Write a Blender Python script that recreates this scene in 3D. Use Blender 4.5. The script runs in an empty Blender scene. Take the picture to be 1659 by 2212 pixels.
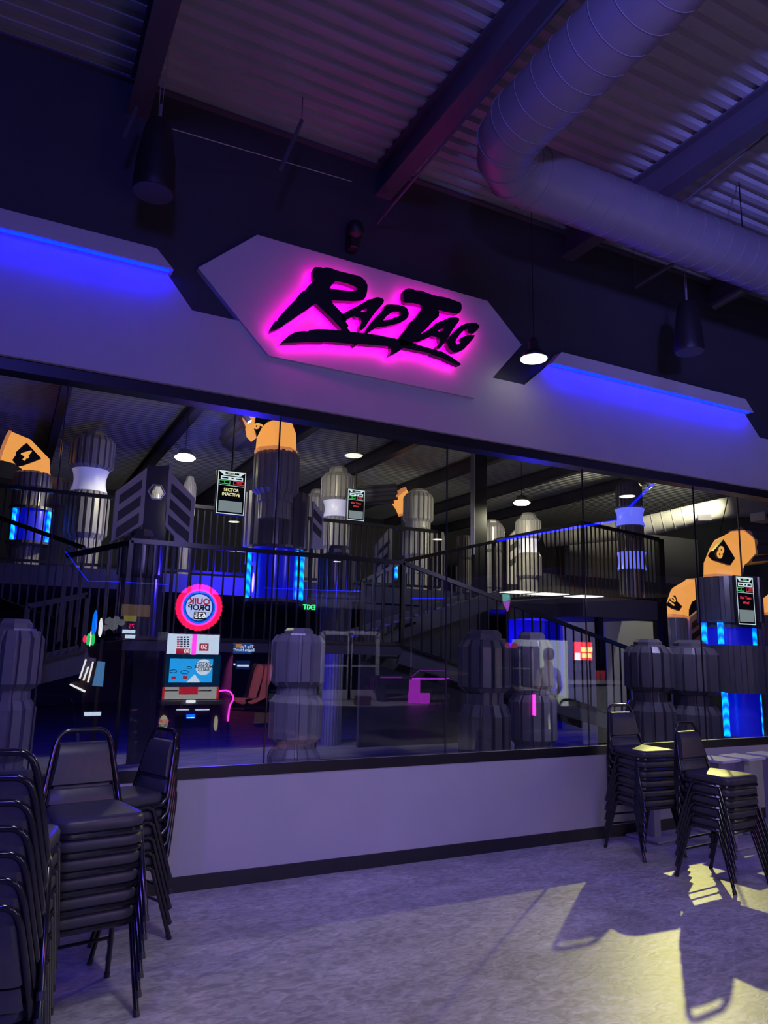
import bpy, bmesh, math, random
from mathutils import Vector, Matrix
random.seed(7)
SC = bpy.context.scene
COL = SC.collection
# ------------------------------------------------------------------ camera
RM = ((0.8888425427908716, -0.45768615348484987, 0.02196176298250309),
      (-0.10229987301359711, -0.15149413555719698, 0.9831501731033664),
      (0.4466471427272978, 0.8761123853707469, 0.18147566804814588))
FPX, W, H = 1580.0, 1659.0, 2212.0
EYE = Vector((0.0, -5.161832, 1.60))
RX, UX, FX = [Vector(r) for r in RM]
cd = bpy.data.cameras.new('camera'); co = bpy.data.objects.new('camera', cd); COL.objects.link(co)
cd.sensor_fit = 'VERTICAL'; cd.sensor_height = 36.0; cd.lens = 36.0 * FPX / H
cd.clip_start = 0.05; cd.clip_end = 200
m = Matrix.Identity(4)
for i in range(3):
    m[i][0] = RX[i]; m[i][1] = UX[i]; m[i][2] = -FX[i]; m[i][3] = EYE[i]
co.matrix_world = m
SC.camera = co
# ------------------------------------------------------------------ world, exposure, lights
SC.view_settings.view_transform = 'Standard'
SC.view_settings.look = 'None'
SC.view_settings.gamma = 1.0
SC.view_settings.use_curve_mapping = False
SC.view_settings.exposure = 0.0
w = bpy.data.worlds.new('world'); SC.world = w; w.use_nodes = True
w.node_tree.nodes['Background'].inputs[0].default_value = (0.10, 0.09, 0.30, 1)
w.node_tree.nodes['Background'].inputs[1].default_value = 0.010
SC.cycles.sample_clamp_indirect = 4.0
SC.cycles.transparent_max_bounces = 16
SC.cycles.max_bounces = 6

def light(name, kind, loc, target, color, energy, size=0.3, angle=None, blend=0.3):
    d = bpy.data.lights.new(name, kind)
    d.color = color; d.energy = energy
    if kind == 'AREA': d.shape = 'DISK'; d.size = size
    else: d.shadow_soft_size = size
    if kind == 'SPOT': d.spot_size = math.radians(angle); d.spot_blend = blend
    o = bpy.data.objects.new(name, d); COL.objects.link(o)
    o.location = loc
    if target is not None:
        o.rotation_euler = (Vector(target) - Vector(loc)).to_track_quat('-Z', 'Y').to_euler()
    return o

PURPLE = (0.34, 0.22, 1.0)
BLUEV = (0.16, 0.12, 1.0)
WARM = (1.0, 0.93, 0.62)
# unseen stage washes of the arcade room, with added fill lamps among them
light('stage_wash', 'AREA', (-1.2, -9.5, 5.0), (2.6, 0.0, 2.4), (0.11, 0.10, 1.0), 200, 1.2)
light('stage_wash_high', 'SPOT', (-2.6, -10.0, 1.6), (4.6, -3.4, 5.75), (0.21, 0.20, 1.0), 5600, 0.3, 36, 0.9)
light('stage_wash_right', 'SPOT', (8.6, -4.4, 5.6), (6.0, -0.6, 1.2), (0.22, 0.20, 1.0), 60, 0.4, 60, 0.6)
light('floor_fill', 'SPOT', (1.2, -4.75, 5.62), (2.2, -1.25, 0.0), (0.86, 0.82, 1.0), 320, 0.25, 60, 0.8)  # unseen neutral fill added for the floor and lower wall
light('violet_side', 'SPOT', (-1.6, -5.6, 3.0), (0.4, -1.4, 0.8), (0.20, 0.09, 1.0), 230, 0.06, 40, 0.7)  # unseen violet fill added for the left chair stacks
light('blue_spot', 'SPOT', (7.0, -3.6, 5.2), (4.9, -0.6, 0.0), (0.10, 0.06, 1.0), 150, 0.12, 44, 0.5)
# floodlights of the arena behind the glass, then unseen blue and violet fill
light('arena_flood', 'SPOT', (11.7, 5.2, 5.3), (3.3, -2.3, 0.3), (1.0, 0.93, 0.25), 2000, 0.06, 30, 0.8)
light('arena_lamp_west', 'SPOT', (2.45, 5.9, 4.15), (2.9, 6.9, 2.0), WARM, 190, 0.10, 168, 0.15)
light('arena_lamp_middle', 'SPOT', (4.3, 5.5, 4.9), (5.2, 7.6, 3.0), WARM, 75, 0.10, 120, 0.4)
light('arena_lamp_east', 'SPOT', (8.3, 5.7, 4.1), (8.2, 7.0, 2.0), WARM, 150, 0.10, 168, 0.15)
light('arena_lamp_far', 'SPOT', (13.2, 5.2, 5.2), (13.0, 9.6, 3.6), WARM, 420, 0.15, 130, 0.5)
light('arena_blue', 'POINT', (3.0, 5.4, 2.5), None, (0.03, 0.015, 1.0), 260, 0.15)  # unseen blue lamp added for the glow around the tubes
light('arena_violet', 'AREA', (2.0, 0.6, 3.28), (3.0, 3.4, 0.6), (0.42, 0.36, 1.0), 30, 0.5)  # unseen violet fill over the near towers, like the east one below
light('arena_violet_east', 'AREA', (7.2, 0.6, 3.28), (8.6, 3.4, 0.8), (0.58, 0.54, 1.0), 40, 0.5)

# ------------------------------------------------------------------ geometry helpers
def ray(x, y):
    return (RX * ((x - W / 2) / FPX) + UX * ((H / 2 - y) / FPX) + FX)
def at(x, y, Y):
    d = ray(x, y); return EYE + d * ((Y - EYE.y) / d.y)
def onz(x, y, z):
    d = ray(x, y); return EYE + d * ((z - EYE.z) / d.z)
def depth(P): return (Vector(P) - EYE).dot(FX)
GL = 0.07
def mir(x, y, V):
    p = at(x, y, V); return Vector((p.x, 2 * GL - V, p.z))
def zrow(X, Y, row):
    a, b = -3.0, 9.0
    for _ in range(40):
        mm = (a + b) / 2
        q = Vector((X, Y, mm)) - EYE
        r = H / 2 - FPX * q.dot(UX) / q.dot(FX)
        if r > row: a = mm
        else: b = mm
    return (a + b) / 2

class MB:
    def __init__(s): s.v = []; s.f = []; s.mi = []; s.mats = []; s.cur = 0
    def use(s, mt):
        if mt not in s.mats: s.mats.append(mt)
        s.cur = s.mats.index(mt); return s
    def add(s, vs, fs):
        o = len(s.v); s.v += [Vector(p) for p in vs]
        for f in fs: s.f.append([o + i for i in f]); s.mi.append(s.cur)
    def box(s, c, sz, M=None, bev=0):
        x, y, z = [q / 2 for q in sz]
        if bev:
            b = bev
            rings = []
            for zz, k in ((-z, 1), (-z + b, 0), (z - b, 0), (z, 1)):
                q = b if k else 0
                X, Yy = x - q, y - q; e = b * 0.7
                rings.append([(X - e, -Yy, zz), (X, -Yy + e, zz), (X, Yy - e, zz), (X - e, Yy, zz), (-X + e, Yy, zz), (-X, Yy - e, zz), (-X, -Yy + e, zz), (-X + e, -Yy, zz)])
            vs = [p for r in rings for p in r]; n = 8
            fs = [[i * n + j, i * n + (j + 1) % n, (i + 1) * n + (j + 1) % n, (i + 1) * n + j] for i in range(3) for j in range(n)]
            fs += [list(range(n))[::-1], [3 * n + j for j in range(n)]]
        else:
            vs = [(-x, -y, -z), (x, -y, -z), (x, y, -z), (-x, y, -z), (-x, -y, z), (x, -y, z), (x, y, z), (-x, y, z)]
            fs = [[0, 3, 2, 1], [4, 5, 6, 7], [0, 1, 5, 4], [1, 2, 6, 5], [2, 3, 7, 6], [3, 0, 4, 7]]
        vs = [Vector(p) for p in vs]
        if M is not None: vs = [M @ p for p in vs]
        vs = [p + Vector(c) for p in vs]
        s.add(vs, fs); return s
    def span(s, a, b, bev=0):
        a, b = Vector(a), Vector(b)
        return s.box((a + b) / 2, [abs(q) for q in (b - a)], None, bev)
    def prism(s, poly, d):
        n = len(poly); d = Vector(d)
        A = [Vector(p) for p in poly]
        s.add(A + [p + d for p in A], [list(range(n)), [n + i for i in range(n)][::-1]] + [[i, n + i, n + (i + 1) % n, (i + 1) % n] for i in range(n)])
        return s
    def bar(s, a, b, wd, ht, up=(0, 0, 1)):
        a, b = Vector(a), Vector(b); t = (b - a).normalized(); u = Vector(up)
        sd = t.cross(u)
        if sd.length < 1e-4: sd = t.cross(Vector((0, 1, 0)))
        sd.normalize(); u = sd.cross(t)
        P = [sd * wd / 2 + u * ht / 2, -sd * wd / 2 + u * ht / 2, -sd * wd / 2 - u * ht / 2, sd * wd / 2 - u * ht / 2]
        s.add([a + p for p in P] + [b + p for p in P], [[0, 1, 2, 3][::-1], [4, 5, 6, 7], [0, 1, 5, 4], [1, 2, 6, 5], [2, 3, 7, 6], [3, 0, 4, 7]])
        return s
    def tube(s, pts, r, n=8, closed=False, prof=None):
        pts = [Vector(p) for p in pts]; N = len(pts)
        tang = []
        for i in range(N):
            if closed: t = pts[(i + 1) % N] - pts[i - 1]
            elif i == 0: t = pts[1] - pts[0]
            elif i == N - 1: t = pts[-1] - pts[-2]
            else: t = (pts[i + 1] - pts[i]).normalized() + (pts[i] - pts[i - 1]).normalized()
            tang.append(t.normalized())
        u = tang[0].orthogonal().normalized()
        if abs(tang[0].z) < 0.9:
            u = (Vector((0, 0, 1)) - tang[0] * tang[0].z).normalized()
        vs = []
        for i in range(N):
            t = tang[i]; u = (u - t * u.dot(t)).normalized(); v = t.cross(u)
            k = 1.0
            if 0 < i < N - 1 or closed:
                a = (pts[i] - pts[i - 1]).normalized(); c = max(0.5, a.dot(t))
            rr = r[i] if isinstance(r, (list, tuple)) else r
            for j in range(n):
                an = 2 * math.pi * (j + 0.5) / n
                f = prof[j] if prof else 1.0
                vs.append(pts[i] + (u * math.cos(an) + v * math.sin(an)) * rr * f)
        fs = []
        for i in range(N if closed else N - 1):
            for j in range(n):
                a, b = i * n, ((i + 1) % N) * n
                fs.append([a + j, a + (j + 1) % n, b + (j + 1) % n, b + j])
        if not closed: fs += [list(range(n))[::-1], [(N - 1) * n + j for j in range(n)]]
        s.add(vs, fs); return s
    def lathe(s, prof, c, n=24, M=None):
        c = Vector(c); vs = []
        for r, z in prof:
            for j in range(n):
                a = 2 * math.pi * j / n
                p = Vector((r * math.cos(a), r * math.sin(a), z))
                vs.append(c + (M @ p if M is not None else p))
        fs = [[i * n + j, i * n + (j + 1) % n, (i + 1) * n + (j + 1) % n, (i + 1) * n + j] for i in range(len(prof) - 1) for j in range(n)]
        if prof[0][0] > 1e-5: fs.append(list(range(n))[::-1])
        if prof[-1][0] > 1e-5: fs.append([(len(prof) - 1) * n + j for j in range(n)])
        s.add(vs, fs); return s
    def section(s, levels, c, ring):
        """levels (z, scale); ring = list of (r, angle)"""
        c = Vector(c); n = len(ring); vs = []
        for z, k in levels:
            kk = k if isinstance(k, (tuple, list)) else (k, 1.0)
            for r, a in ring:
                rr = kk[0] * (1 - (1 - r) * kk[1]); vs.append(c + Vector((rr * math.cos(a), rr * math.sin(a), z)))
        L = len(levels)
        fs = [[i * n + j, i * n + (j + 1) % n, (i + 1) * n + (j + 1) % n, (i + 1) * n + j] for i in range(L - 1) for j in range(n)]
        fs += [list(range(n))[::-1], [(L - 1) * n + j for j in range(n)]]
        s.add(vs, fs); return s
    def text(s, body, o, right, up, size, extr=0.004, shear=0.0, wide=1.0, bold=0.0):
        right, up, o = Vector(right).normalized(), Vector(up).normalized(), Vector(o)
        nrm = right.cross(up)
        key = (body, shear, extr / size, bold)
        if key not in TXT:
            c = bpy.data.curves.new('t', 'FONT'); c.body = body; c.align_x = 'CENTER'; c.align_y = 'CENTER'
            c.size = 1.0; c.extrude = extr / size; c.shear = shear; c.resolution_u = 3; c.offset = bold
            ob = bpy.data.objects.new('t', c); COL.objects.link(ob)
            dg = bpy.context.evaluated_depsgraph_get(); dg.update()
            me = bpy.data.meshes.new_from_object(ob.evaluated_get(dg))
            TXT[key] = ([v.co.copy() for v in me.vertices], [list(p.vertices) for p in me.polygons])
            bpy.data.objects.remove(ob); bpy.data.curves.remove(c); bpy.data.meshes.remove(me)
        vs, fs = TXT[key]
        s.add([o + right * (p.x * size * wide) + up * (p.y * size) + nrm * (p.z * size) for p in vs], fs); return s
    def rect(s, o, right, up, w_, h_, t=0.004):
        right, up, o = Vector(right).normalized(), Vector(up).normalized(), Vector(o)
        n = right.cross(up)
        P = [o - right * w_ / 2 - up * h_ / 2, o + right * w_ / 2 - up * h_ / 2, o + right * w_ / 2 + up * h_ / 2, o - right * w_ / 2 + up * h_ / 2]
        return s.prism(P, n * t)
    def build(s, name, mt=None, parent=None, smooth=None, origin=None):
        me = bpy.data.meshes.new(name)
        org = Vector(origin) if origin is not None else Vector((0, 0, 0))
        if parent is not None and origin is None: org = Vector(parent['_o']) if '_o' in parent else Vector((0, 0, 0))
        me.from_pydata([p - org for p in s.v], [], s.f)
        if mt is not None: me.materials.append(mt)
        else:
            for q in s.mats: me.materials.append(q)
            me.polygons.foreach_set('material_index', s.mi)
        bm = bmesh.new(); bm.from_mesh(me); bmesh.ops.recalc_face_normals(bm, faces=bm.faces); bm.to_mesh(me); bm.free()
        if smooth:
            me.polygons.foreach_set('use_smooth', [True] * len(me.polygons))
            me.set_sharp_from_angle(angle=math.radians(smooth))
        o = bpy.data.objects.new(name, me); COL.objects.link(o)
        if parent is not None:
            o.parent = parent
        else: o.location = org
        return o
TXT = {}

def thing(name, label, cat, loc=(0, 0, 0), group=None, kind=None):
    """an Empty at the thing's base; parts are built in world coordinates and re-based on it"""
    o = bpy.data.objects.new(name, None); COL.objects.link(o); o.empty_display_size = 0.1
    o.location = loc; o['label'] = label; o['category'] = cat
    ORG[o.name] = Vector(loc)
    if group: o['group'] = group
    if kind: o['kind'] = kind
    return o
ORG = {}
def part(mb, name, mt, parent, smooth=None, label=None):
    root = parent
    org = Vector((0, 0, 0))
    q = parent
    while q is not None:
        org += ORG.get(q.name, Vector((0, 0, 0))); q = q.parent
    o = mb.build(name, mt, None, smooth, origin=org)
    o.location = (0, 0, 0); o.parent = parent
    if label: o['label'] = label
    return o
def solo(mb, name, mt, label, cat, group=None, smooth=None, kind=None):
    c = Vector((0, 0, 0))
    lo = [min(p[i] for p in mb.v) for i in range(3)]; hi = [max(p[i] for p in mb.v) for i in range(3)]
    org = Vector(((lo[0] + hi[0]) / 2, (lo[1] + hi[1]) / 2, lo[2]))
    o = mb.build(name, mt, None, smooth, origin=org)
    o['label'] = label; o['category'] = cat
    if group: o['group'] = group
    if kind: o['kind'] = kind
    return o
def struct(mb, name, mt, label=None, smooth=None):
    o = mb.build(name, mt, None, smooth); o['kind'] = 'structure'
    if label: o['label'] = label
    return o
def copy_thing(root, loc, rz, label):
    r = root.copy(); COL.objects.link(r); r.location = loc; r.rotation_euler = (0, 0, rz); r['label'] = label
    for ch in list(root.children):
        c = ch.copy(); COL.objects.link(c); c.parent = r
        for g in list(ch.children):
            d = g.copy(); COL.objects.link(d); d.parent = c
    return r

# ------------------------------------------------------------------ materials
MT = {}
def mat(name, col, rough=0.6, metal=0.0, var=0.12, scale=6.0, emit=None, strength=0.0, bump=0.0, spec=0.5, stretch=None):
    if name in MT: return MT[name]
    mt = bpy.data.materials.new(name); mt.use_nodes = True; nt = mt.node_tree
    b = nt.nodes['Principled BSDF']
    b.inputs['Roughness'].default_value = rough; b.inputs['Metallic'].default_value = metal
    b.inputs['Specular IOR Level'].default_value = spec
    if emit:
        b.inputs['Base Color'].default_value = (*col, 1)
        b.inputs['Emission Color'].default_value = (*emit, 1); b.inputs['Emission Strength'].default_value = strength
    if var > 0:
        tc = nt.nodes.new('ShaderNodeTexCoord'); no = nt.nodes.new('ShaderNodeTexNoise'); cr = nt.nodes.new('ShaderNodeValToRGB')
        no.inputs['Scale'].default_value = scale; no.inputs['Detail'].default_value = 5
        if stretch:
            mp = nt.nodes.new('ShaderNodeMapping'); mp.inputs['Scale'].default_value = stretch
            nt.links.new(tc.outputs['Object'], mp.inputs['Vector']); nt.links.new(mp.outputs['Vector'], no.inputs['Vector'])
        else: nt.links.new(tc.outputs['Object'], no.inputs['Vector'])
        cr.color_ramp.elements[0].position = 0.3; cr.color_ramp.elements[1].position = 0.7
        cr.color_ramp.elements[0].color = (*[c * (1 - var) for c in col], 1)
        cr.color_ramp.elements[1].color = (*[min(1, c * (1 + var)) for c in col], 1)
        nt.links.new(no.outputs['Fac'], cr.inputs['Fac']); nt.links.new(cr.outputs['Color'], b.inputs['Base Color'])
        if bump:
            bp = nt.nodes.new('ShaderNodeBump'); bp.inputs['Strength'].default_value = bump; bp.inputs['Distance'].default_value = 0.01
            nt.links.new(no.outputs['Fac'], bp.inputs['Height']); nt.links.new(bp.outputs['Normal'], b.inputs['Normal'])
    else: b.inputs['Base Color'].default_value = (*col, 1)
    MT[name] = mt; return mt
def glow(name, col, strength): return mat(name, (0.02, 0.02, 0.02), 0.5, 0, 0, emit=col, strength=strength)

WALLW = mat('painted_wall_grey', (0.46, 0.44, 0.47), 0.55, var=0.03, scale=3)
WALLK = mat('painted_wall_black', (0.030, 0.030, 0.036), 0.6, var=0.10, scale=2)
FRAMEK = mat('black_aluminium', (0.012, 0.012, 0.014), 0.35, var=0.05)
RUBBER = mat('black_rubber_base', (0.02, 0.02, 0.022), 0.5, var=0.06)
DECK = mat('painted_deck', (0.30, 0.31, 0.33), 0.55, var=0.10, scale=1.5)
BEAM = mat('painted_steel', (0.07, 0.065, 0.09), 0.45, var=0.10, scale=2)
DUCTM = mat('painted_duct', (0.17, 0.16, 0.19), 0.38, var=0.05, scale=3)
SPEAK = mat('black_plastic', (0.008, 0.008, 0.009), 0.5, var=0.1)
CHROMEK = mat('black_gloss_tube', (0.010, 0.010, 0.012), 0.16, var=0.05, spec=0.7)
VINYL = mat('charcoal_vinyl', (0.045, 0.045, 0.052), 0.42, var=0.10, scale=30, bump=0.08)
BARREL = mat('grey_ribbed_plastic', (0.26, 0.25, 0.27), 0.28, var=0.08, scale=4)
BARRELK = mat('dark_ribbed_plastic', (0.10, 0.095, 0.115), 0.26, var=0.08, scale=4)
RAIL = mat('black_railing_paint', (0.005, 0.005, 0.007), 0.35, var=0.05)
ADARK = mat('arena_dark_paint', (0.045, 0.045, 0.06), 0.7, var=0.1, scale=2)
AGREY = mat('arena_grey_paint', (0.26, 0.26, 0.28), 0.7, var=0.06, scale=1)
CARPET = mat('arena_carpet', (0.13, 0.13, 0.14), 0.9, var=0.45, scale=5, bump=0.2, stretch=(0.35, 3.0, 1))
CHEV = mat('panel_grey', (0.55, 0.53, 0.58), 0.5, var=0.04)
CHEVK = mat('panel_slot', (0.05, 0.05, 0.06), 0.5, var=0.05)
ORANGE = mat('lit_orange', (0.3, 0.14, 0.04), 0.45, var=0.1, scale=2, emit=(1.0, 0.40, 0.085), strength=0.95)
ORNUM = glow('lit_orange_number', (1.0, 0.45, 0.09), 1.0)
TUBEB = glow('led_tube_cyan', (0.0, 0.42, 1.0), 2.6)
BLUESTRIP = glow('led_strip_blue', (0.0, 0.0008, 1.0), 100.0)
MAGENTA = glow('halo_magenta', (1.0, 0.0, 0.58), 11.0)
LETTER = mat('letter_black', (0.010, 0.009, 0.014), 0.4, var=0.05)
WAIST = mat('lit_collar_white', (0.75, 0.75, 0.8), 0.3, var=0.02, emit=(0.30, 0.32, 0.85), strength=0.35)
WAISTB = mat('lit_collar_blue', (0.5, 0.5, 0.8), 0.3, var=0.02, emit=(0.09, 0.13, 1.0), strength=0.9)
LAMPW = glow('lamp_diffuser', (1.0, 0.97, 0.72), 3.0)
LAMPH = glow('lamp_bulb', (1.0, 0.97, 0.75), 8.0)
LAMPR = glow('lamp_reflected', (1.0, 1.0, 0.80), 12.0)
FLOOD = glow('flood_lens', (1.0, 0.92, 0.45), 60.0)
SEAMM = mat('joint_silicone', (0.03, 0.03, 0.035), 0.12, var=0.05)
STEEL = mat('brushed_steel', (0.45, 0.44, 0.46), 0.35, 0.8, var=0.06, scale=20)
TABLEW = mat('table_laminate', (0.62, 0.60, 0.64), 0.22, var=0.03)
TABLEG = mat('table_pedestal', (0.36, 0.34, 0.40), 0.45, var=0.04)
WHITE = mat('white_plastic', (0.7, 0.7, 0.7), 0.4, var=0.03)
DUCTA = mat('arena_duct', (0.42, 0.41, 0.38), 0.5, var=0.05)

def glass_material():
    mt = bpy.data.materials.new('window_glass'); mt.use_nodes = True; nt = mt.node_tree; nt.nodes.clear()
    out = nt.nodes.new('ShaderNodeOutputMaterial'); mx = nt.nodes.new('ShaderNodeMixShader')
    tr = nt.nodes.new('ShaderNodeBsdfTransparent'); gl = nt.nodes.new('ShaderNodeBsdfGlossy'); fr = nt.nodes.new('ShaderNodeFresnel')
    tr.inputs['Color'].default_value = (0.95, 0.96, 0.97, 1); gl.inputs['Roughness'].default_value = 0.0
    gl.inputs['Color'].default_value = (1, 1, 1, 1); ge = nt.nodes.new('ShaderNodeNewGeometry'); ior = nt.nodes.new('ShaderNodeMix'); ior.inputs[2].default_value = 1.52; ior.inputs[3].default_value = 1 / 1.52
    nt.links.new(ge.outputs['Backfacing'], ior.inputs[0]); nt.links.new(ior.outputs[0], fr.inputs['IOR'])
    nt.links.new(fr.outputs[0], mx.inputs[0]); nt.links.new(tr.outputs[0], mx.inputs[1]); nt.links.new(gl.outputs[0], mx.inputs[2])
    nt.links.new(mx.outputs[0], out.inputs[0]); return mt
GLASS = glass_material()

def floor_material():
    mt = bpy.data.materials.new('stained_concrete'); mt.use_nodes = True; nt = mt.node_tree; b = nt.nodes['Principled BSDF']
    tc = nt.nodes.new('ShaderNodeTexCoord')
    n1 = nt.nodes.new('ShaderNodeTexNoise'); n1.inputs['Scale'].default_value = 1.6; n1.inputs['Detail'].default_value = 9; n1.inputs['Roughness'].default_value = 0.68; n1.inputs['Distortion'].default_value = 0.8
    n2 = nt.nodes.new('ShaderNodeTexNoise'); n2.inputs['Scale'].default_value = 14; n2.inputs['Detail'].default_value = 8; n2.inputs['Distortion'].default_value = 1.5
    mp = nt.nodes.new('ShaderNodeMapping'); mp.inputs['Scale'].default_value = (0.8, 1.6, 1)
    nt.links.new(tc.outputs['Object'], mp.inputs['Vector'])
    for n in (n1, n2): nt.links.new(mp.outputs['Vector'], n.inputs['Vector'])
    c1 = nt.nodes.new('ShaderNodeValToRGB'); c1.color_ramp.elements[0].position = 0.30; c1.color_ramp.elements[1].position = 0.72
    c1.color_ramp.elements[0].color = (0.27, 0.258, 0.25, 1); c1.color_ramp.elements[1].color = (0.53, 0.51, 0.495, 1)
    c2 = nt.nodes.new('ShaderNodeValToRGB'); c2.color_ramp.elements[0].position = 0.35; c2.color_ramp.elements[1].position = 0.8
    c2.color_ramp.elements[0].color = (0.66, 0.66, 0.66, 1); c2.color_ramp.elements[1].color = (1.45, 1.45, 1.45, 1)
    mx = nt.nodes.new('ShaderNodeMix'); mx.data_type = 'RGBA'; mx.blend_type = 'MULTIPLY'; mx.inputs[0].default_value = 1.0
    nt.links.new(n1.outputs['Fac'], c1.inputs['Fac']); nt.links.new(n2.outputs['Fac'], c2.inputs['Fac'])
    nt.links.new(c1.outputs['Color'], mx.inputs[6]); nt.links.new(c2.outputs['Color'], mx.inputs[7]); nt.links.new(mx.outputs[2], b.inputs['Base Color'])
    b.inputs['Roughness'].default_value = 0.42
    bp = nt.nodes.new('ShaderNodeBump'); bp.inputs['Strength'].default_value = 0.12; bp.inputs['Distance'].default_value = 0.01
    nt.links.new(n2.outputs['Fac'], bp.inputs['Height']); nt.links.new(bp.outputs['Normal'], b.inputs['Normal'])
    return mt
FLOORM = floor_material()

# ================================================================== THE SETTING
X0, X1, YR, YA = -5.0, 18.0, -22.0, 16.0     # room extents
ZD = 5.73                                    # underside of the roof deck
f = MB().span((X0, YR, -0.1), (X1, 0.2, 0)); struct(f, 'floor', FLOORM)
f = MB().span((X0, 0.2, -0.1), (X1, YA, 0)); struct(f, 'floor_arena', CARPET)
# corrugated roof deck, flutes running along the wall
pitch = 0.138; prof = []
y = YR - 0.1
while y < YA + 0.1:
    prof += [(y, ZD), (y + 0.052, ZD), (y + 0.069, ZD + 0.04), (y + 0.121, ZD + 0.04)]
    y += pitch
vs = [(X0, a, b) for a, b in prof] + [(X1, a, b) for a, b in prof]
n = len(prof); dk = MB(); dk.add(vs, [[i, i + 1, n + i + 1, n + i] for i in range(n - 1)])
struct(dk, 'ceiling', DECK)
# front wall: dark upper wall, grey frieze band, grey wall under the glass
SILL, HEAD, BANDT = 0.70, 3.41, 4.0
GX0, GX1 = -2.82, 9.36
wl = MB().span((X0, 0, BANDT), (X1, 0.2, ZD + 0.05)); struct(wl, 'wall_front', WALLK)
wl = MB().span((X0, -0.035, HEAD), (X1, 0.2, BANDT)); struct(wl, 'wall_front_band', WALLW)
wl = MB().span((X0, 0, 0), (X1, 0.2, SILL)).span((X0, 0, SILL), (GX0, 0.2, HEAD)).span((GX1, 0, SILL), (X1, 0.2, HEAD))
struct(wl, 'wall_front_lower', WALLW)
struct(MB().span((X0, -0.012, 0), (X1, 0, 0.095)), 'baseboard_front', RUBBER)
# outer walls of the two rooms
struct(MB().span((X0 - 0.2, YR, 0), (X0, YA, ZD)), 'wall_left', ADARK)
struct(MB().span((X1, YR, 0), (X1 + 0.2, YA, ZD)), 'wall_right', ADARK)
struct(MB().span((X0, YR - 0.2, 0), (X1, YR, ZD)), 'wall_rear', ADARK)
bw = MB().use(ADARK).span((X0, YA, 0), (X1, YA + 0.2, ZD))
struct(bw, 'wall_arena', ADARK)
# window frame and panes
fr = MB().span((GX0, 0.0, HEAD - 0.085), (GX1, 0.14, HEAD)).span((GX0, 0.0, SILL), (GX1, 0.14, SILL + 0.055))
fr.span((GX0, -0.006, SILL), (GX1, 0.0, SILL + 0.075))
fr.span((GX0, 0.0, SILL), (GX0 + 0.05, 0.14, HEAD)).span((GX1 - 0.05, 0.0, SILL), (GX1, 0.14, HEAD))
struct(fr, 'trim_1', FRAMEK, 'black window frame')
struct(MB().span((GX0 + 0.05, 0.015, SILL + 0.055), (GX1 - 0.05, 0.062, SILL + 0.068)), 'trim_9', mat('sill_bead', (0.42, 0.41, 0.42), 0.3, 0.3, var=0.05), 'thin metal bead along the sill')
seams = [GX0 + 1.5225 * k for k in range(9)]
for k in range(8):
    g = MB().span((seams[k] + 0.005, GL - 0.005, SILL + 0.05), (seams[k + 1] - 0.005, GL + 0.005, HEAD - 0.08))
    struct(g, 'window_%d' % (k + 1), GLASS)
for k in range(1, 8):
    g = MB().span((seams[k] - 0.0045, GL - 0.0065, SILL + 0.05), (seams[k] + 0.0045, GL + 0.0065, HEAD - 0.083))
    struct(g, 'trim_%d' % (k + 1), SEAMM, 'butt joint between two panes')
# steel beams under the deck
for i, bx in enumerate([-3.6, -1.55, 0.50, 2.55, 4.62, 6.70, 8.75, 10.8, 12.9]):
    for (ya, yb) in ((YR, 0.0), (0.2, YA)):
        b = MB().span((bx - 0.075, ya, 5.435), (bx + 0.075, yb, 5.455)).span((bx - 0.075, ya, 5.70), (bx + 0.075, yb, 5.72)).span((bx - 0.012, ya, 5.455), (bx + 0.012, yb, 5.70))
        o = struct(b, 'ceiling_beam', BEAM)
# angle closing the deck at the wall
struct(MB().span((X0, -0.05, 5.69), (X1, 0.0, 5.71)), 'ceiling_trim', BEAM)

# ------------------------------------------------------------------ light banners over the band
def banner(label, lower, cap, led):
    r = thing('light_banner', label, 'wall panel', (lower[0][0], 0, BANDT), 'light banners over the window')
    part(MB().prism([(x, -0.028, z) for x, z in lower], (0, 0.027, 0)), 'panel', WALLW, r)
    part(MB().prism([(x, -0.11, z) for x, z in cap], (0, 0.109, 0)), 'cap_strip', WALLW, r)
    c = MB()
    c.span((led[0], -0.095, led[2] - 0.010), (led[1], -0.075, led[2] - 0.001))
    part(c, 'led_strip', BLUESTRIP, r, label='lit blue LED line')
    return r
banner('grey wall banner with a glowing blue line, left of the hexagon sign', [(-4.4, 4.0), (1.0, 4.0), (0.80, 4.242), (-4.4, 4.242)],
       [(-4.4, 4.242), (0.83, 4.242), (0.70, 4.375), (-4.4, 4.375)], (-4.4, 0.80, 4.242))
banner('grey wall banner with a glowing blue line, right of the hexagon sign', [(4.04, 4.0), (7.33, 4.0), (7.10, 4.242), (4.31, 4.242)],
       [(4.30, 4.242), (7.14, 4.242), (7.02, 4.375), (4.42, 4.375)], (4.33, 7.08, 4.242))

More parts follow.
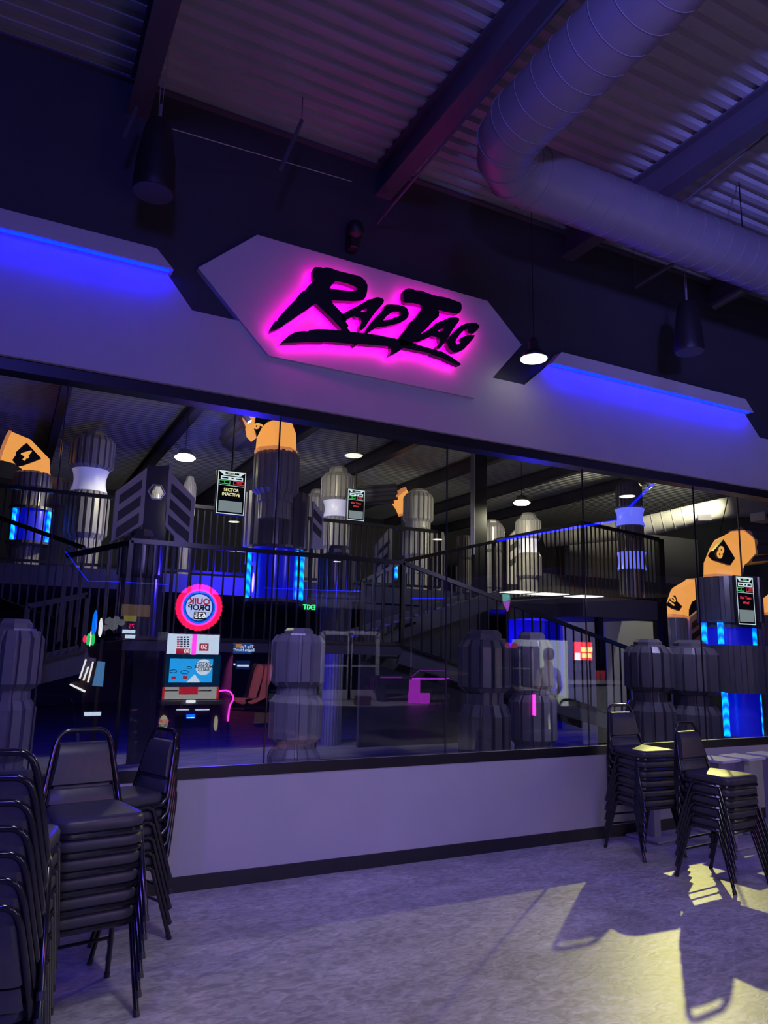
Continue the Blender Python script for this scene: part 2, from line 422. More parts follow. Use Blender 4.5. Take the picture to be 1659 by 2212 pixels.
# ------------------------------------------------------------------ the hexagon sign
def cv(pts, ox, oy, sc): return [(ox + x / sc, oy + y / sc) for x, y in pts]
c1 = lambda p: cv(p, 570, 560, 5.925)
c2 = lambda p: cv(p, 800, 590, 6.381)
SB = -0.06   # face of the board
LF = -0.175  # face of the letters
sign = thing('hexagon_sign', 'grey hexagon sign with black brush-style letters in a magenta glow', 'sign', (2.5, 0, 3.79))
hexp = [at(x, y, SB) for x, y in ((428, 578), (556, 507), (1053, 650), (1127, 745), (1025, 860), (580, 768))]
part(MB().prism(hexp, (0, -SB - 0.036 + 0.035, 0)), 'board', WALLW, sign)
LETTERS = {
 'letter_r': (c1([(650,100),(720,100),(765,112),(800,103),(840,108),(960,150),(1190,205),(1250,228),(1300,275),(1328,330),(1325,400),(1310,470),(1280,515),(1240,530),(1150,540),(1080,535),(868,528),(880,560),(940,625),(1010,700),(1060,775),(1050,800),(1085,850),(1070,880),(1110,930),(1000,920),(990,890),(850,740),(668,566),(650,575),(560,640),(480,690),(330,795),(290,815),(240,860),(190,885),(150,905),(85,925),(90,880),(120,830),(150,785),(170,790),(210,720),(300,620),(400,520),(470,430),(510,405),(530,395),(580,330),(650,265),(632,240),(632,130)]),
             c1([(910,285),(985,290),(1080,315),(1170,350),(1205,380),(1185,400),(1080,400),(960,390),(845,368),(880,320)])),
 'letter_a': (c1([(1430,487),(1470,485),(1520,502),(1540,525),(1530,560),(1490,610),(1420,690),(1370,760),(1330,820),(1290,880),(1245,912),(1222,890),(1225,855),(1250,800),(1245,750),(1180,745),(1165,725),(1130,740),(1060,770),(1000,790),(985,770),(1000,705),(1060,670),(1180,605),(1290,545),(1340,515),(1390,507)]),
             c1([(1310,627),(1322,650),(1300,672),(1235,672),(1260,650)])),
 'letter_d': (c2([(225,432),(300,430),(400,436),(470,455),(515,495),(532,550),(525,600),(490,640),(400,690),(300,715),(180,740),(90,745),(50,770),(-40,830),(-80,835),(-70,795),(0,690),(80,600),(190,490),(190,460)]),
             c2([(320,530),(400,530),(440,545),(430,575),(370,595),(260,640),(180,650),(215,605),(270,555)])),
 'letter_t': (c2([(520,207),(560,212),(620,235),(700,240),(820,285),(940,320),(1000,325),(1090,350),(1200,390),(1245,405),(1262,450),(1258,500),(1240,540),(1205,560),(1100,545),(1000,525),(940,508),(950,550),(950,590),(920,620),(860,670),(800,740),(740,800),(680,850),(610,920),(590,960),(560,1000),(420,1000),(385,905),(440,830),(500,760),(540,680),(610,630),(700,500),(735,460),(700,440),(600,415),(490,412),(465,395),(455,340),(455,250),(480,225)]), None),
 'letter_a.001': (c2([(1160,600),(1225,625),(1225,660),(1180,720),(1120,810),(1060,910),(1010,980),(970,1030),(925,1045),(915,1010),(960,950),(950,890),(870,875),(850,865),(800,890),(690,935),(650,950),(605,945),(640,890),(690,840),(780,790),(850,745),(900,690),(1000,650),(1080,615)]),
             c2([(1000,755),(1020,775),(1010,797),(935,797),(960,775)])),
 'letter_g': (c2([(1400,680),(1460,688),(1500,715),(1505,745),(1480,780),(1430,828),(1345,825),(1350,790),(1340,765),(1310,775),(1240,840),(1190,910),(1175,950),(1190,980),(1225,975),(1280,920),(1230,908),(1260,885),(1330,855),(1440,850),(1430,890),(1370,960),(1290,1050),(1220,1085),(1150,1095),(1085,1040),(1058,980),(1060,920),(1110,850),(1180,780),(1260,715),(1330,690)]), None),
 'underline': (c1([(215,1075),(260,1030),(330,970),(410,930),(520,918),(560,925),(590,905),(700,892),(900,900),(1100,925),(1300,945),(1500,975)]) + c2([(0,838),(150,865),(385,908),(600,965),(700,1000),(880,1050),(1000,1085),(1130,1160),(1255,1255),(1225,1275),(1100,1225),(1000,1175),(870,1135),(820,1105),(700,1080),(450,1030),(400,1075),(290,1130),(265,1140),(285,1060),(280,1015),(0,985)]) + c1([(1400,1100),(1200,1080),(1170,1115),(1140,1085),(800,1055),(760,1065),(600,1060),(400,1068)]), None),
}
def cut(outer, hole, y0, thick, inset=0.0):
    c = bpy.data.curves.new('c', 'CURVE'); c.dimensions = '2D'; c.fill_mode = 'BOTH'; c.extrude = thick / 2; c.offset = -inset
    for poly in (outer, hole):
        if not poly: continue
        s = c.splines.new('POLY'); s.points.add(len(poly) - 1); s.use_cyclic_u = True
        for i, (px, py) in enumerate(poly):
            P = at(px, py, LF); s.points[i].co = (P.x, P.z, 0, 1)
    ob = bpy.data.objects.new('c', c); COL.objects.link(ob); dg = bpy.context.evaluated_depsgraph_get(); dg.update()
    me = bpy.data.meshes.new_from_object(ob.evaluated_get(dg))
    mb = MB(); mb.add([(v.co.x, y0 + thick / 2 - v.co.z, v.co.y) for v in me.vertices], [list(p.vertices) for p in me.polygons])
    bpy.data.objects.remove(ob); bpy.data.curves.remove(c); bpy.data.meshes.remove(me)
    return mb
for nm, (outer, hole) in LETTERS.items():
    o = part(cut(outer, hole, LF, 0.055), nm.split('.')[0], LETTER, sign)
    part(cut(outer, hole, LF + 0.0555, 0.012), 'halo_light', MAGENTA, o, label='magenta light behind the letter')

# ------------------------------------------------------------------ things under the ceiling
def wire(mb, a, b, r=0.003): return mb.tube([a, b], r, 5)
def speaker(px, py_top, py_bot, Y, wpx, label, hang):
    pt = at(px, py_bot, Y); z0 = zrow(pt.x, Y, py_bot - wpx * 0.13); z1 = zrow(pt.x, Y, py_top)
    R_ = wpx / 2 * depth(pt) / FPX; hgt = z1 - z0
    r = thing('pendant_speaker', label, 'speaker', (pt.x, Y, z0), 'hanging loudspeakers')
    part(MB().lathe([(R_ * 0.97, 0), (R_, 0.01), (R_, hgt * 0.12), (R_ * 0.93, hgt * 0.45), (R_ * 0.70, hgt * 0.85), (R_ * 0.55, hgt * 0.97), (R_ * 0.3, hgt)], (pt.x, Y, z0), 32), 'cabinet', SPEAK, r, 40)
    part(MB().lathe([(R_ * 0.95, -0.004), (R_ * 0.93, 0.004)], (pt.x, Y, z0), 32), 'grille', mat('speaker_grille', (0.05, 0.05, 0.06), 0.6), r, 40)
    c = MB()
    for dx in (-0.02, 0.02): wire(c, (pt.x + dx * 0.4, Y, z1), (pt.x + dx, Y, ZD), 0.003)
    part(c, 'hanging_cable', STEEL, r)
    part(MB().tube([(pt.x, Y, z1 - 0.01), (pt.x, Y, z1 + 0.13)], 0.010, 6), 'shackle', STEEL, r)
    return r
speaker(330, 262, 428, -0.45, 88, 'black bullet loudspeaker hanging in the dark, left above the blue banner', 0)
speaker(1490, 652, 768, -0.9, 61, 'black pendant loudspeaker hanging under the bent round duct', 0)

# pendant lamp in front of the sign's right tip
def pendant(P, label, group, bright, hanging=True, dia=0.245, cord_top=ZD):
    P = Vector(P); R_ = dia / 2
    r = thing('pendant_lamp', label, 'lamp', P, group)
    part(MB().lathe([(R_, 0.0), (R_ * 1.02, 0.012), (R_ * 0.75, 0.05), (R_ * 0.42, 0.085), (R_ * 0.36, 0.16), (R_ * 0.2, 0.19), (0.012, 0.20)], P, 28), 'lamp_shade', FRAMEK, r, 40)
    part(MB().lathe([(R_ * 0.95, -0.006), (R_ * 0.95, 0.001)], P, 28), 'diffuser', bright, r)
    part(MB().tube([P + Vector((0, 0, 0.19)), (P.x, P.y, cord_top)], 0.004, 5), 'cord', RAIL, r)
    return r
lp = onz(1153, 775, 4.12)
pl = pendant(lp, 'lit pendant lamp hanging at the right tip of the hexagon sign', None, LAMPW)
part(MB().lathe([(0.045, -0.012), (0.055, 0.0), (0.04, 0.004)], lp, 16), 'bulb', LAMPH, pl)
light('pendant_light', 'POINT', lp + Vector((0, 0, -0.06)), None, (1.0, 0.94, 0.7), 0.3, 0.08)

# round spiral duct with a mitred elbow
DZ, DR = 4.98, 0.218
dx_, dy_ = 2.66, -1.36
path = [Vector((dx_, -9.0, DZ)), Vector((dx_, dy_ - 0.42, DZ))]
for k in range(1, 4):
    a = math.radians(90 * k / 4)
    path.append(Vector((dx_ + 0.42 - 0.42 * math.cos(a), dy_ - 0.42 + 0.42 * math.sin(a), DZ)))
path += [Vector((dx_ + 0.42, dy_, DZ)), Vector((13.0, dy_, DZ))]
duct = thing('spiral_duct', 'bent round spiral duct hanging under the corrugated ceiling', 'duct', (dx_, dy_, DZ))
part(MB().tube(path, DR, 40), 'pipe', DUCTM, duct, 35)
def seam(pts, rr, closed=False): part(MB().tube(pts, rr, 4, closed=closed), 'seam', DUCTM, duct)
yy = -5.0
while yy < dy_ - 0.45:
    seam([Vector((dx_ + (DR + 0.001) * math.sin(2 * math.pi * j / 36), yy + 0.16 * j / 36, DZ + (DR + 0.001) * math.cos(2 * math.pi * j / 36))) for j in range(37)], 0.0035); yy += 0.16
xx = dx_ + 0.75
while xx < 9.0:
    seam([Vector((xx + 0.16 * j / 36, dy_ + (DR + 0.001) * math.sin(2 * math.pi * j / 36), DZ + (DR + 0.001) * math.cos(2 * math.pi * j / 36))) for j in range(37)], 0.0035); xx += 0.16
for k in range(1, 6):
    P = path[k]; Q = path[k + 1] if k < 5 else path[k] + Vector((1, 0, 0)); T = ((Q - P).normalized() + (P - path[k - 1]).normalized()).normalized()
    u = Vector((0, 0, 1)); v = T.cross(u)
    seam([P + (u * math.cos(2 * math.pi * j / 36) + v * math.sin(2 * math.pi * j / 36)) * (DR + 0.002) for j in range(36)], 0.005, True)
for hx, hy in ((dx_ - 0.02, -2.5), (dx_ + 0.5, dy_), (5.4, dy_)):
    part(MB().tube([(hx, hy, DZ + DR - 0.01), (hx, hy, ZD)], 0.005, 5), 'hanger_rod', RAIL, duct)
# conduit pipes and braces near the ceiling
def rod(a, b, r_, name, label, cat, mt=BEAM, group=None, hang=False):
    mb = MB().tube([a, b], r_, 8)
    if hang: mb.tube([Vector((a.x, a.y, a.z - r_)), Vector((a.x, a.y, ZD))], 0.004, 5)
    return solo(mb, name, mt, label, cat, group)
rod(at(1218, 0, -2.3), at(815, 482, -0.06), 0.012, 'conduit_pipe', 'thin conduit running along the beam above the hexagon sign', 'pipe')
rod(at(652, 260, -0.45), at(606, 366, -0.5), 0.016, 'sway_brace', 'short angled steel tube hanging above the left end of the sign', 'brace', hang=True)
rod(at(296, 232, -0.3), at(268, 297, -0.35), 0.014, 'sway_brace', 'short angled steel tube beside the left bullet loudspeaker', 'brace')
rod(at(1659, 290, -2.0), at(1445, 462, -1.2), 0.010, 'conduit_pipe', 'thin conduit along the ceiling beam above the duct at right', 'pipe')
rod(at(350, 272, -0.42), at(760, 392, -0.12), 0.004, 'suspension_wire', 'thin wire strung along the dark wall behind the left loudspeaker', 'wire', STEEL)
rod(at(1372, 620, -0.1), at(1455, 570, -0.5), 0.020, 'sway_brace', 'angled steel tube under the horizontal duct run', 'brace', hang=True)
rod(at(1540, 663, -0.1), at(1604, 625, -0.4), 0.045, 'strut_channel', 'short channel end under the duct beside the right loudspeaker', 'brace')
# small dark camera on the wall above the sign
cp = at(767, 496, -0.12)
cam_r = thing('wall_camera', 'small black dome camera on the wall above the hexagon sign', 'camera', (cp.x, 0, cp.z))
part(MB().lathe([(0.02, -0.075), (0.06, -0.05), (0.075, 0), (0.06, 0.05), (0.02, 0.075)], cp, 20), 'dome', SPEAK, cam_r, 60)
part(MB().span((cp.x - 0.03, cp.y, cp.z - 0.155), (cp.x + 0.03, -0.001, cp.z - 0.05), 0.008), 'bracket', SPEAK, cam_r)

# ------------------------------------------------------------------ stacking chairs
def chair_parts():
    r = thing('stacking_chair', 'x', 'chair', (0, 0, 0), 'stacked black chairs')
    # seat cushion, rounded trapezoid, seat front at +y
    def ring(k, z):
        pts = []
        P = [(-0.195, 0.20, 0.075), (0.195, 0.20, 0.075), (0.168, -0.20, 0.05), (-0.168, -0.20, 0.05)]
        cs = [(-1, 1), (1, 1), (1, -1), (-1, -1)]; an = [180, 90, 0, -90]
        for (x, y_, rr), (sx, sy), a0 in zip(P, cs, an):
            cx, cy = x - sx * rr, y_ - sy * rr
            for j in range(7):
                a = math.radians(a0 - 90 * j / 6)
                pts.append(Vector(((cx + rr * math.cos(a)) * k, (cy + rr * math.sin(a)) * k, z)))
        return pts
    mb = MB(); R_ = [ring(0.95, 0.390), ring(1.0, 0.402), ring(1.0, 0.432), ring(0.955, 0.446), ring(0.80, 0.452)]
    n_ = len(R_[0]); mb.add([p for q in R_ for p in q], [[i * n_ + j, i * n_ + (j + 1) % n_, (i + 1) * n_ + (j + 1) % n_, (i + 1) * n_ + j] for i in range(4) for j in range(n_)] + [list(range(n_)), [4 * n_ + j for j in range(n_)]])
    part(mb, 'seat', VINYL, r, 50)
    mb = MB(); mb.tube(ring(0.975, 0.382), 0.012, 6, closed=True); part(mb, 'seat_frame', CHROMEK, r, 50)
    sq = [1.0] * 8
    for sx in (-1, 1):
        for nm, top, mid, foot in (('front', (0.183, 0.075, 0.395), (0.190, 0.115, 0.370), (0.212, 0.225, 0.0)), ('rear', (0.175, -0.075, 0.395), (0.183, -0.115, 0.370), (0.208, -0.235, 0.0))):
            mb = MB(); mb.tube([(sx * a, b, c) for a, b, c in (top, mid, foot)], 0.0125, 8)
            lg = part(mb, 'leg', CHROMEK, r, 50)
            part(MB().tube([(sx * foot[0], foot[1], 0.0), (sx * (foot[0] - 0.002), foot[1] * 0.96, 0.024)], 0.0145, 8), 'glide', RUBBER, lg)
        mb = MB(); mb.tube([(sx * 0.183, 0.09, 0.388), (sx * 0.176, -0.09, 0.388)], 0.0125, 8); part(mb, 'side_rail', CHROMEK, r)
    mb = MB(); mb.tube([(-0.20, -0.17, 0.20), (0.20, -0.17, 0.20)], 0.008, 6); part(mb, 'stretcher', CHROMEK, r)
    # back loop
    def bk(x, z): return Vector((x, -0.195 - 0.085 * max(0, (z - 0.40)) / 0.40, z))
    L = [(-0.172, -0.10, 0.385), (-0.178, -0.17, 0.390)] + [tuple(bk(-0.180 + 0.055 * (z - 0.44) / 0.30, z)) for z in (0.43, 0.55, 0.64, 0.698)]
    for j in range(1, 7):
        a = math.radians(180 - 90 * j / 6); L.append(tuple(bk(-0.065 + 0.060 * math.cos(a), 0.712 + 0.060 * math.sin(a))))
    L = L + [(-x, y_, z) for x, y_, z in L[::-1]]
    mb = MB(); mb.tube(L, 0.0125, 8); part(mb, 'back_frame', CHROMEK, r, 50)
    def pad(zs, th, ins):
        mb = MB(); rows = []
        for z, k in zs:
            wd = (0.180 - 0.055 * (z - 0.44) / 0.30 - ins) ; c = bk(0, z).y
            rr = [(-wd * 0.995, c - th * 0.25), (-wd * 0.94, c + th * k), (-wd * 0.5, c + th * (k + 0.12)), (wd * 0.5, c + th * (k + 0.12)), (wd * 0.94, c + th * k), (wd * 0.995, c - th * 0.25), (wd * 0.9, c - th * 0.7), (-wd * 0.9, c - th * 0.7)]
            rows.append([Vector((a, b, z)) for a, b in rr])
        n_ = 8; mb.add([p for q in rows for p in q], [[i * n_ + j, i * n_ + (j + 1) % n_, (i + 1) * n_ + (j + 1) % n_, (i + 1) * n_ + j] for i in range(len(rows) - 1) for j in range(n_)] + [list(range(n_)), [(len(rows) - 1) * n_ + j for j in range(n_)]])
        return mb
    part(pad([(0.522, 0.1), (0.532, 0.55), (0.60, 0.75), (0.66, 0.75), (0.705, 0.55), (0.714, 0.1)], 0.034, 0.014), 'backrest', VINYL, r, 50)
    part(pad([(0.440, 0.1), (0.446, 0.4), (0.505, 0.4), (0.512, 0.1)], 0.024, 0.020), 'lower_back', VINYL, r, 50)
    return r
chair0 = chair_parts()
ORD = ['lowest', 'second from the bottom', 'third from the bottom', 'fourth from the bottom', 'fifth from the bottom', 'sixth from the bottom', 'seventh from the bottom']
used = []
def stack(x, y, face, n_, desc, dz=0.079, dy=0.006):
    rz = math.atan2(face[1], face[0]) - math.pi / 2
    fv = Vector((face[0], face[1], 0)).normalized()
    for k in range(n_):
        pos = ORD[k] if k < n_ - 1 else 'topmost'
        lab = 'black vinyl stacking chair, %s of %s' % (pos, desc)
        loc = Vector((x, y, 0)) + fv * dy * k + Vector((0, 0, dz * k))
        if not used:
            chair0.location = loc; chair0.rotation_euler = (0, 0, rz); chair0['label'] = lab; used.append(1)
        else: copy_thing(chair0, loc, rz, lab)
# positions come from the feet on the floor
stack(0.445, -1.368, (0.14, -0.99), 6, 'the stack facing the viewer at left', 0.078)
stack(0.69, -0.646, (-0.93, -0.36), 5, 'the stack turned left by the wall', 0.079)
stack(0.055, -2.13, (0.15, 0.99), 7, 'the stack seen from behind at left', 0.077, 0.004)
stack(4.84, -0.49, (-0.06, -1.0), 6, 'the stack against the lower wall', 0.075)
stack(4.785, -1.27, (0.10, -1.0), 5, 'the nearer stack at right', 0.075)

# ------------------------------------------------------------------ pedestal tables at the right end of the wall
def table(X, Y, ztop, label, rz=0.0, s=1.0):
    r = thing('pedestal_table', label, 'table', (X, Y, 0), 'pedestal tables along the wall')
    M_ = Matrix.Rotation(rz, 3, 'Z')
    part(MB().box((X, Y, ztop - 0.012), (0.46 * s, 0.46 * s, 0.024), M_, 0.006), 'tabletop', TABLEW, r)
    part(MB().box((X, Y, (ztop - 0.02) / 2), (0.085, 0.085, ztop - 0.03), M_), 'post', TABLEG, r)
    part(MB().box((X, Y, 0.012), (0.40 * s, 0.40 * s, 0.022), M_, 0.006), 'base_plate', TABLEG, r)
    return r
for px_, py_, yy_, sz_, lab_ in ((1602, 1633, -0.32, 0.66, 'small white-topped pedestal table below the window, right of the chair stacks'), (1660, 1628, -0.30, 0.66, 'white-topped pedestal table cut by the right edge'),
                           (1548, 1638, -0.30, 0.66, 'white-topped pedestal table half hidden behind the nearer chair stack'), (1570, 1675, -0.62, 0.72, 'lower blue-lit pedestal table just behind the nearer chair stack')):
    p = at(px_, py_, yy_); table(p.x, p.y, p.z, lab_, 0.15, sz_)
p = onz(1413, 1811, 0.0); table(p.x, p.y, 0.50, 'pedestal table standing behind the stack against the wall', 0.1, 0.85)

# ================================================================== THE ARENA BEHIND THE GLASS
def ribring(n_=10, wide=0.72, groove=0.90, phase=0.0):
    ring = []
    for k in range(n_):
        a0 = 2 * math.pi * k / n_ + phase; st = 2 * math.pi / n_
        for fr_, r_ in ((0.0, groove), (0.06, 1.0), (0.06 + wide, 1.0), (0.12 + wide, groove)):
            ring.append((r_ / math.cos(0) , a0 + st * fr_))
    return ring
RING = ribring(14, 0.66, 0.86); RING2 = ribring(20, 0.50, 0.90, 0.2)
TOWERS = []
def tower(label, px, Y, segs, mt=BARREL, base=0.0, group='ribbed towers of the arena', ring=RING, cat='tower'):
    """segs: (kind, top row, bottom row, width in px) listed from the top down, all on one vertical axis"""
    ref = segs[len(segs) // 2]
    P = at(px, (ref[1] + ref[2]) / 2, Y); X = P.x
    r = thing('ribbed_tower', label, cat, (X, Y, base), group, 'thing')
    zz = None
    for kind, t, b, wd in segs:
        z1, z0 = zrow(X, Y, t), zrow(X, Y, b); R_ = wd / 2 * depth((X, Y, (z0 + z1) / 2)) / FPX; hh = z1 - z0
        m_ = mt
        if kind == 'barrel':
            c = MB().section([(z0, (R_ * 0.80, 0.6)), (z0 + hh * 0.10, (R_, 1)), (z1 - hh * 0.14, (R_, 1)), (z1, (R_ * 0.82, 0.6))], (X, Y, 0), ring)
            part(c, 'barrel', m_, r)
        elif kind == 'cap':
            part(MB().lathe([(R_ * 1.25, z0), (R_ * 1.22, z0 + hh * 0.18), (R_, z0 + hh * 0.2), (R_, z0 + hh * 0.6), (R_ * 0.78, z1)], (X, Y, 0), 8), 'cap', m_, r)
        elif kind == 'neck':
            part(MB().section([(z0, (R_, 0.5)), (z1, (R_, 0.5))], (X, Y, 0), ring), 'neck', m_, r)
        elif kind in ('waist', 'waistb'):
            pr = [(R_ * (0.86 + 0.14 * abs(2 * q / 8 - 1) ** 2), z0 + hh * q / 8) for q in range(9)]
            part(MB().lathe(pr, (X, Y, 0), 24), 'lit_collar', WAIST if kind == 'waist' else WAISTB, r, 50)
        zz = (z0, R_)
    if zz[0] - base > 0.03:
        part(MB().section([(base, (zz[1] * 0.9, 0.5)), (zz[0], (zz[1] * 0.9, 0.5))], (X, Y, 0), ring), 'stem', mt, r)
    return r, X
# big grey towers close behind the glass
tower('grey two-barrel ribbed tower standing alone in the middle, right of the arcade machine', 638, 2.75,
      [('cap', 1357, 1372, 66), ('barrel', 1372, 1482, 117), ('neck', 1482, 1500, 88), ('barrel', 1500, 1602, 115), ('neck', 1602, 1614, 88), ('barrel', 1614, 1730, 115)])
tower('grey ribbed tower cut by the left edge, beside the chair stacks', 5, 2.6,
      [('cap', 1337, 1362, 74), ('barrel', 1362, 1488, 130), ('neck', 1488, 1512, 96), ('barrel', 1512, 1640, 126), ('neck', 1640, 1660, 96), ('barrel', 1660, 1780, 126)])
tower('glossy dark ribbed tower with a faceted cap, left of the counter', 1046, 2.5,
      [('cap', 1361, 1383, 76), ('barrel', 1383, 1494, 114), ('neck', 1494, 1520, 82), ('barrel', 1520, 1700, 114)], BARRELK)
tower('dim grey ribbed tower behind the glossy dark one', 1150, 3.0,
      [('cap', 1366, 1384, 58), ('barrel', 1384, 1490, 92), ('neck', 1490, 1500, 72), ('barrel', 1500, 1606, 104), ('neck', 1606, 1640, 80)])
tower('charcoal two-barrel ribbed tower, left one of the pair behind the right chair stacks', 1404, 1.75,
      [('cap', 1381, 1397, 58), ('barrel', 1397, 1492, 104), ('neck', 1492, 1514, 72), ('barrel', 1514, 1660, 106)], BARRELK)
tower('charcoal two-barrel ribbed tower, right one of the pair behind the right chair stacks', 1496, 1.55,
      [('cap', 1383, 1400, 66), ('barrel', 1400, 1500, 116), ('neck', 1500, 1522, 80), ('barrel', 1522, 1660, 116)], BARRELK)
# upper level towers
MZ = 2.62
tower('grey ribbed tower with a white lit collar at upper left', 194, 7.4,
      [('cap', 933, 947, 50), ('barrel', 947, 1017, 92), ('waist', 1017, 1064, 76), ('barrel', 1064, 1165, 90), ('neck', 1165, 1186, 70)], BARREL, MZ, ring=RING2)
tower('grey ribbed tower under the orange elbow number 4', 66, 7.6,
      [('barrel', 1022, 1058, 78), ('neck', 1058, 1105, 74), ('neck', 1105, 1190, 68)], BARREL, MZ, ring=RING2)
tower('dark ribbed tower beside the one under elbow number 4', 112, 8.2, [('barrel', 1036, 1100, 60), ('neck', 1100, 1180, 52)], BARREL, MZ, ring=RING2)
tower('violet-grey ribbed tower under the orange elbow number 6', 594, 5.0,
      [('barrel', 976, 1072, 100), ('neck', 1072, 1086, 78)], BARREL, 3.4, ring=RING2)
tower('wide dark ribbed block carrying the tower under elbow 6', 597, 5.4, [('neck', 1070, 1186, 138)], BARRELK, 2.78, ring=RING2)
tower('pale ribbed tower with a white lit collar in the middle of the upper level', 728, 7.6,
      [('cap', 1010, 1026, 42), ('barrel', 1026, 1084, 72), ('waist', 1084, 1119, 62), ('barrel', 1119, 1188, 66)], BARREL, MZ, ring=RING2)
tower('pale ribbed tower partly hidden behind the collared middle one', 684, 9.0, [('cap', 1058, 1070, 30), ('barrel', 1070, 1130, 54)], BARREL, MZ, ring=RING2)
tower('dark ribbed tower with lit edges, right of the small hanging red screen', 903, 7.9,
      [('cap', 1058, 1068, 40), ('barrel', 1068, 1130, 66), ('neck', 1130, 1142, 54), ('barrel', 1142, 1206, 66), ('neck', 1206, 1240, 50)], BARREL, MZ, ring=RING2)
tower('pale slim ribbed tower just right of the dark lit-edged one', 946, 9.2, [('barrel', 1150, 1262, 30)], BARREL, MZ, ring=RING2)
tower('slim ribbed tower left of the square steel column', 1003, 9.0, [('barrel', 1158, 1210, 36), ('neck', 1210, 1262, 30)], BARREL, MZ, ring=RING2)
tower('dark ribbed tower right of the square steel column', 1062, 7.2, [('cap', 1124, 1133, 34), ('barrel', 1133, 1195, 54), ('neck', 1195, 1270, 46)], BARRELK, MZ, ring=RING2)
tower('grey ribbed tower with a lit collar behind the blue-edged railing', 1142, 7.0,
      [('cap', 1109, 1122, 34), ('barrel', 1122, 1166, 56), ('waist', 1166, 1196, 46), ('barrel', 1196, 1250, 56), ('neck', 1250, 1290, 40)], BARREL, MZ, ring=RING2)
tower('dark ribbed tower with two blue lit collars under the ceiling at right', 1363, 4.5,
      [('barrel', 1046, 1102, 56), ('waistb', 1101, 1137, 62), ('neck', 1137, 1160, 56), ('neck', 1160, 1194, 52), ('waistb', 1194, 1231, 62), ('neck', 1231, 1285, 54)], BARRELK, 2.5, ring=RING2)
tower('grey ribbed tower under the orange elbow number 10', 1459, 4.4, [('neck', 1335, 1397, 52)], BARREL, 0.0, ring=RING2)
tower('broad dark ribbed block under the orange elbow number 8', 1575, 2.6, [('neck', 1250, 1345, 132)], BARRELK, 2.0, ring=RING2)
tower('broad dark ribbed drum below the upper blue tubes at right', 1598, 2.35, [('neck', 1395, 1495, 150)], BARRELK, 1.05, ring=RING2)
tower('grey ribbed tower at the right edge under an unnumbered orange elbow', 1668, 3.4, [('neck', 1330, 1400, 54)], BARREL, 0.0, ring=RING2)
# domed capsules behind the landing railing
for lab, px, Yc, wd, t in (('dark blue-bodied domed capsule behind the landing rail, left of the hanging score screen', 303, 5.0, 92, 1145),
                           ('dark domed capsule with a blue body behind the landing rail, under the collared middle tower', 727, 5.0, 78, 1180)):
    tower(lab, px, Yc, [('cap', t, t + 18, wd * 0.52), ('barrel', t + 18, t + 106, wd)], BARRELK, 1.5, 'domed capsules', ring=RING2, cat='capsule')
tower('blue-lit domed capsule low behind the landing rail', 722, 6.4, [('cap', 1320, 1332, 34), ('barrel', 1332, 1400, 48)], BARREL, 0.0, 'domed capsules', ring=RING2, cat='capsule')
tower('small lit ribbed tower showing through the hexagon hole', 338, 7.5, [('cap', 1050, 1060, 18), ('barrel', 1060, 1130, 28)], BARREL, MZ, ring=RING2)
tower('grey ribbed tower behind the right chevron panel at left', 408, 8.2, [('cap', 1030, 1042, 18), ('barrel', 1042, 1120, 28)], BARREL, MZ, ring=RING2)

# blue LED tube cages
def cage(label, tubes, Y, rows, cx, wd, lift=0):
    t0, b0 = rows
    P = at(cx, (t0 + b0) / 2, Y); z1, z0 = zrow(P.x, Y, t0), zrow(P.x, Y, b0)
    R_ = wd / 2 * depth(P) / FPX
    r = thing('led_tube_cage', label, 'light', (P.x, Y, z0), 'blue tube lights of the arena')
    part(MB().lathe([(R_ * 0.72, z0), (R_ * 0.72, z1)], (P.x, Y, 0), 20), 'core', mat('core_blue_wash', (0.05, 0.06, 0.5), 0.2, var=0.03, emit=(0.0, 0.004, 1.0), strength=0.32), r, 40)  # the tubes' blue wash is put into the core's colour and glow
    part(MB().lathe([(R_ * 0.96, z0 - 0.04), (R_ * 0.96, z0), (R_ * 0.7, z0)], (P.x, Y, 0), 20), 'base_ring', BARRELK, r)
    part(MB().lathe([(R_ * 0.7, z1), (R_ * 0.96, z1), (R_ * 0.96, z1 + 0.04)], (P.x, Y, 0), 20), 'top_ring', BARRELK, r)
    for tx, tw in tubes:
        q = at(tx, (t0 + b0) / 2, Y); dx = q.x - P.x; dyy = -math.sqrt(max(0.01, (R_ * 0.92) ** 2 - min(abs(dx), R_ * 0.9) ** 2))
        # move along the sight line so the tube sits in front of the core
        q = at(tx, (t0 + b0) / 2, Y + dyy * 0.75)
        rr = tw / 2 * depth(q) / FPX
        part(MB().tube([(q.x, q.y, z0 + 0.01), (q.x, q.y, z1 - 0.01)], rr, 10), 'led_tube', tubemat(), r)
    return r
def tubemat():
    if 'led_tube_striped' in MT: return MT['led_tube_striped']
    mt = bpy.data.materials.new('led_tube_striped'); mt.use_nodes = True; nt = mt.node_tree; b = nt.nodes['Principled BSDF']
    tc = nt.nodes.new('ShaderNodeTexCoord'); wv = nt.nodes.new('ShaderNodeTexWave'); wv.wave_type = 'BANDS'; wv.bands_direction = 'DIAGONAL'
    wv.inputs['Scale'].default_value = 4.2; wv.inputs['Distortion'].default_value = 0.6
    cr = nt.nodes.new('ShaderNodeValToRGB'); cr.color_ramp.elements[0].color = (0.0, 0.05, 1.0, 1); cr.color_ramp.elements[1].color = (0.0, 0.30, 1.0, 1)
    nt.links.new(tc.outputs['Object'], wv.inputs['Vector']); nt.links.new(wv.outputs['Fac'], cr.inputs['Fac']); nt.links.new(cr.outputs['Color'], b.inputs['Emission Color'])
    b.inputs['Base Color'].default_value = (0.02, 0.05, 0.1, 1); b.inputs['Emission Strength'].default_value = 3.2
    MT['led_tube_striped'] = mt; return mt
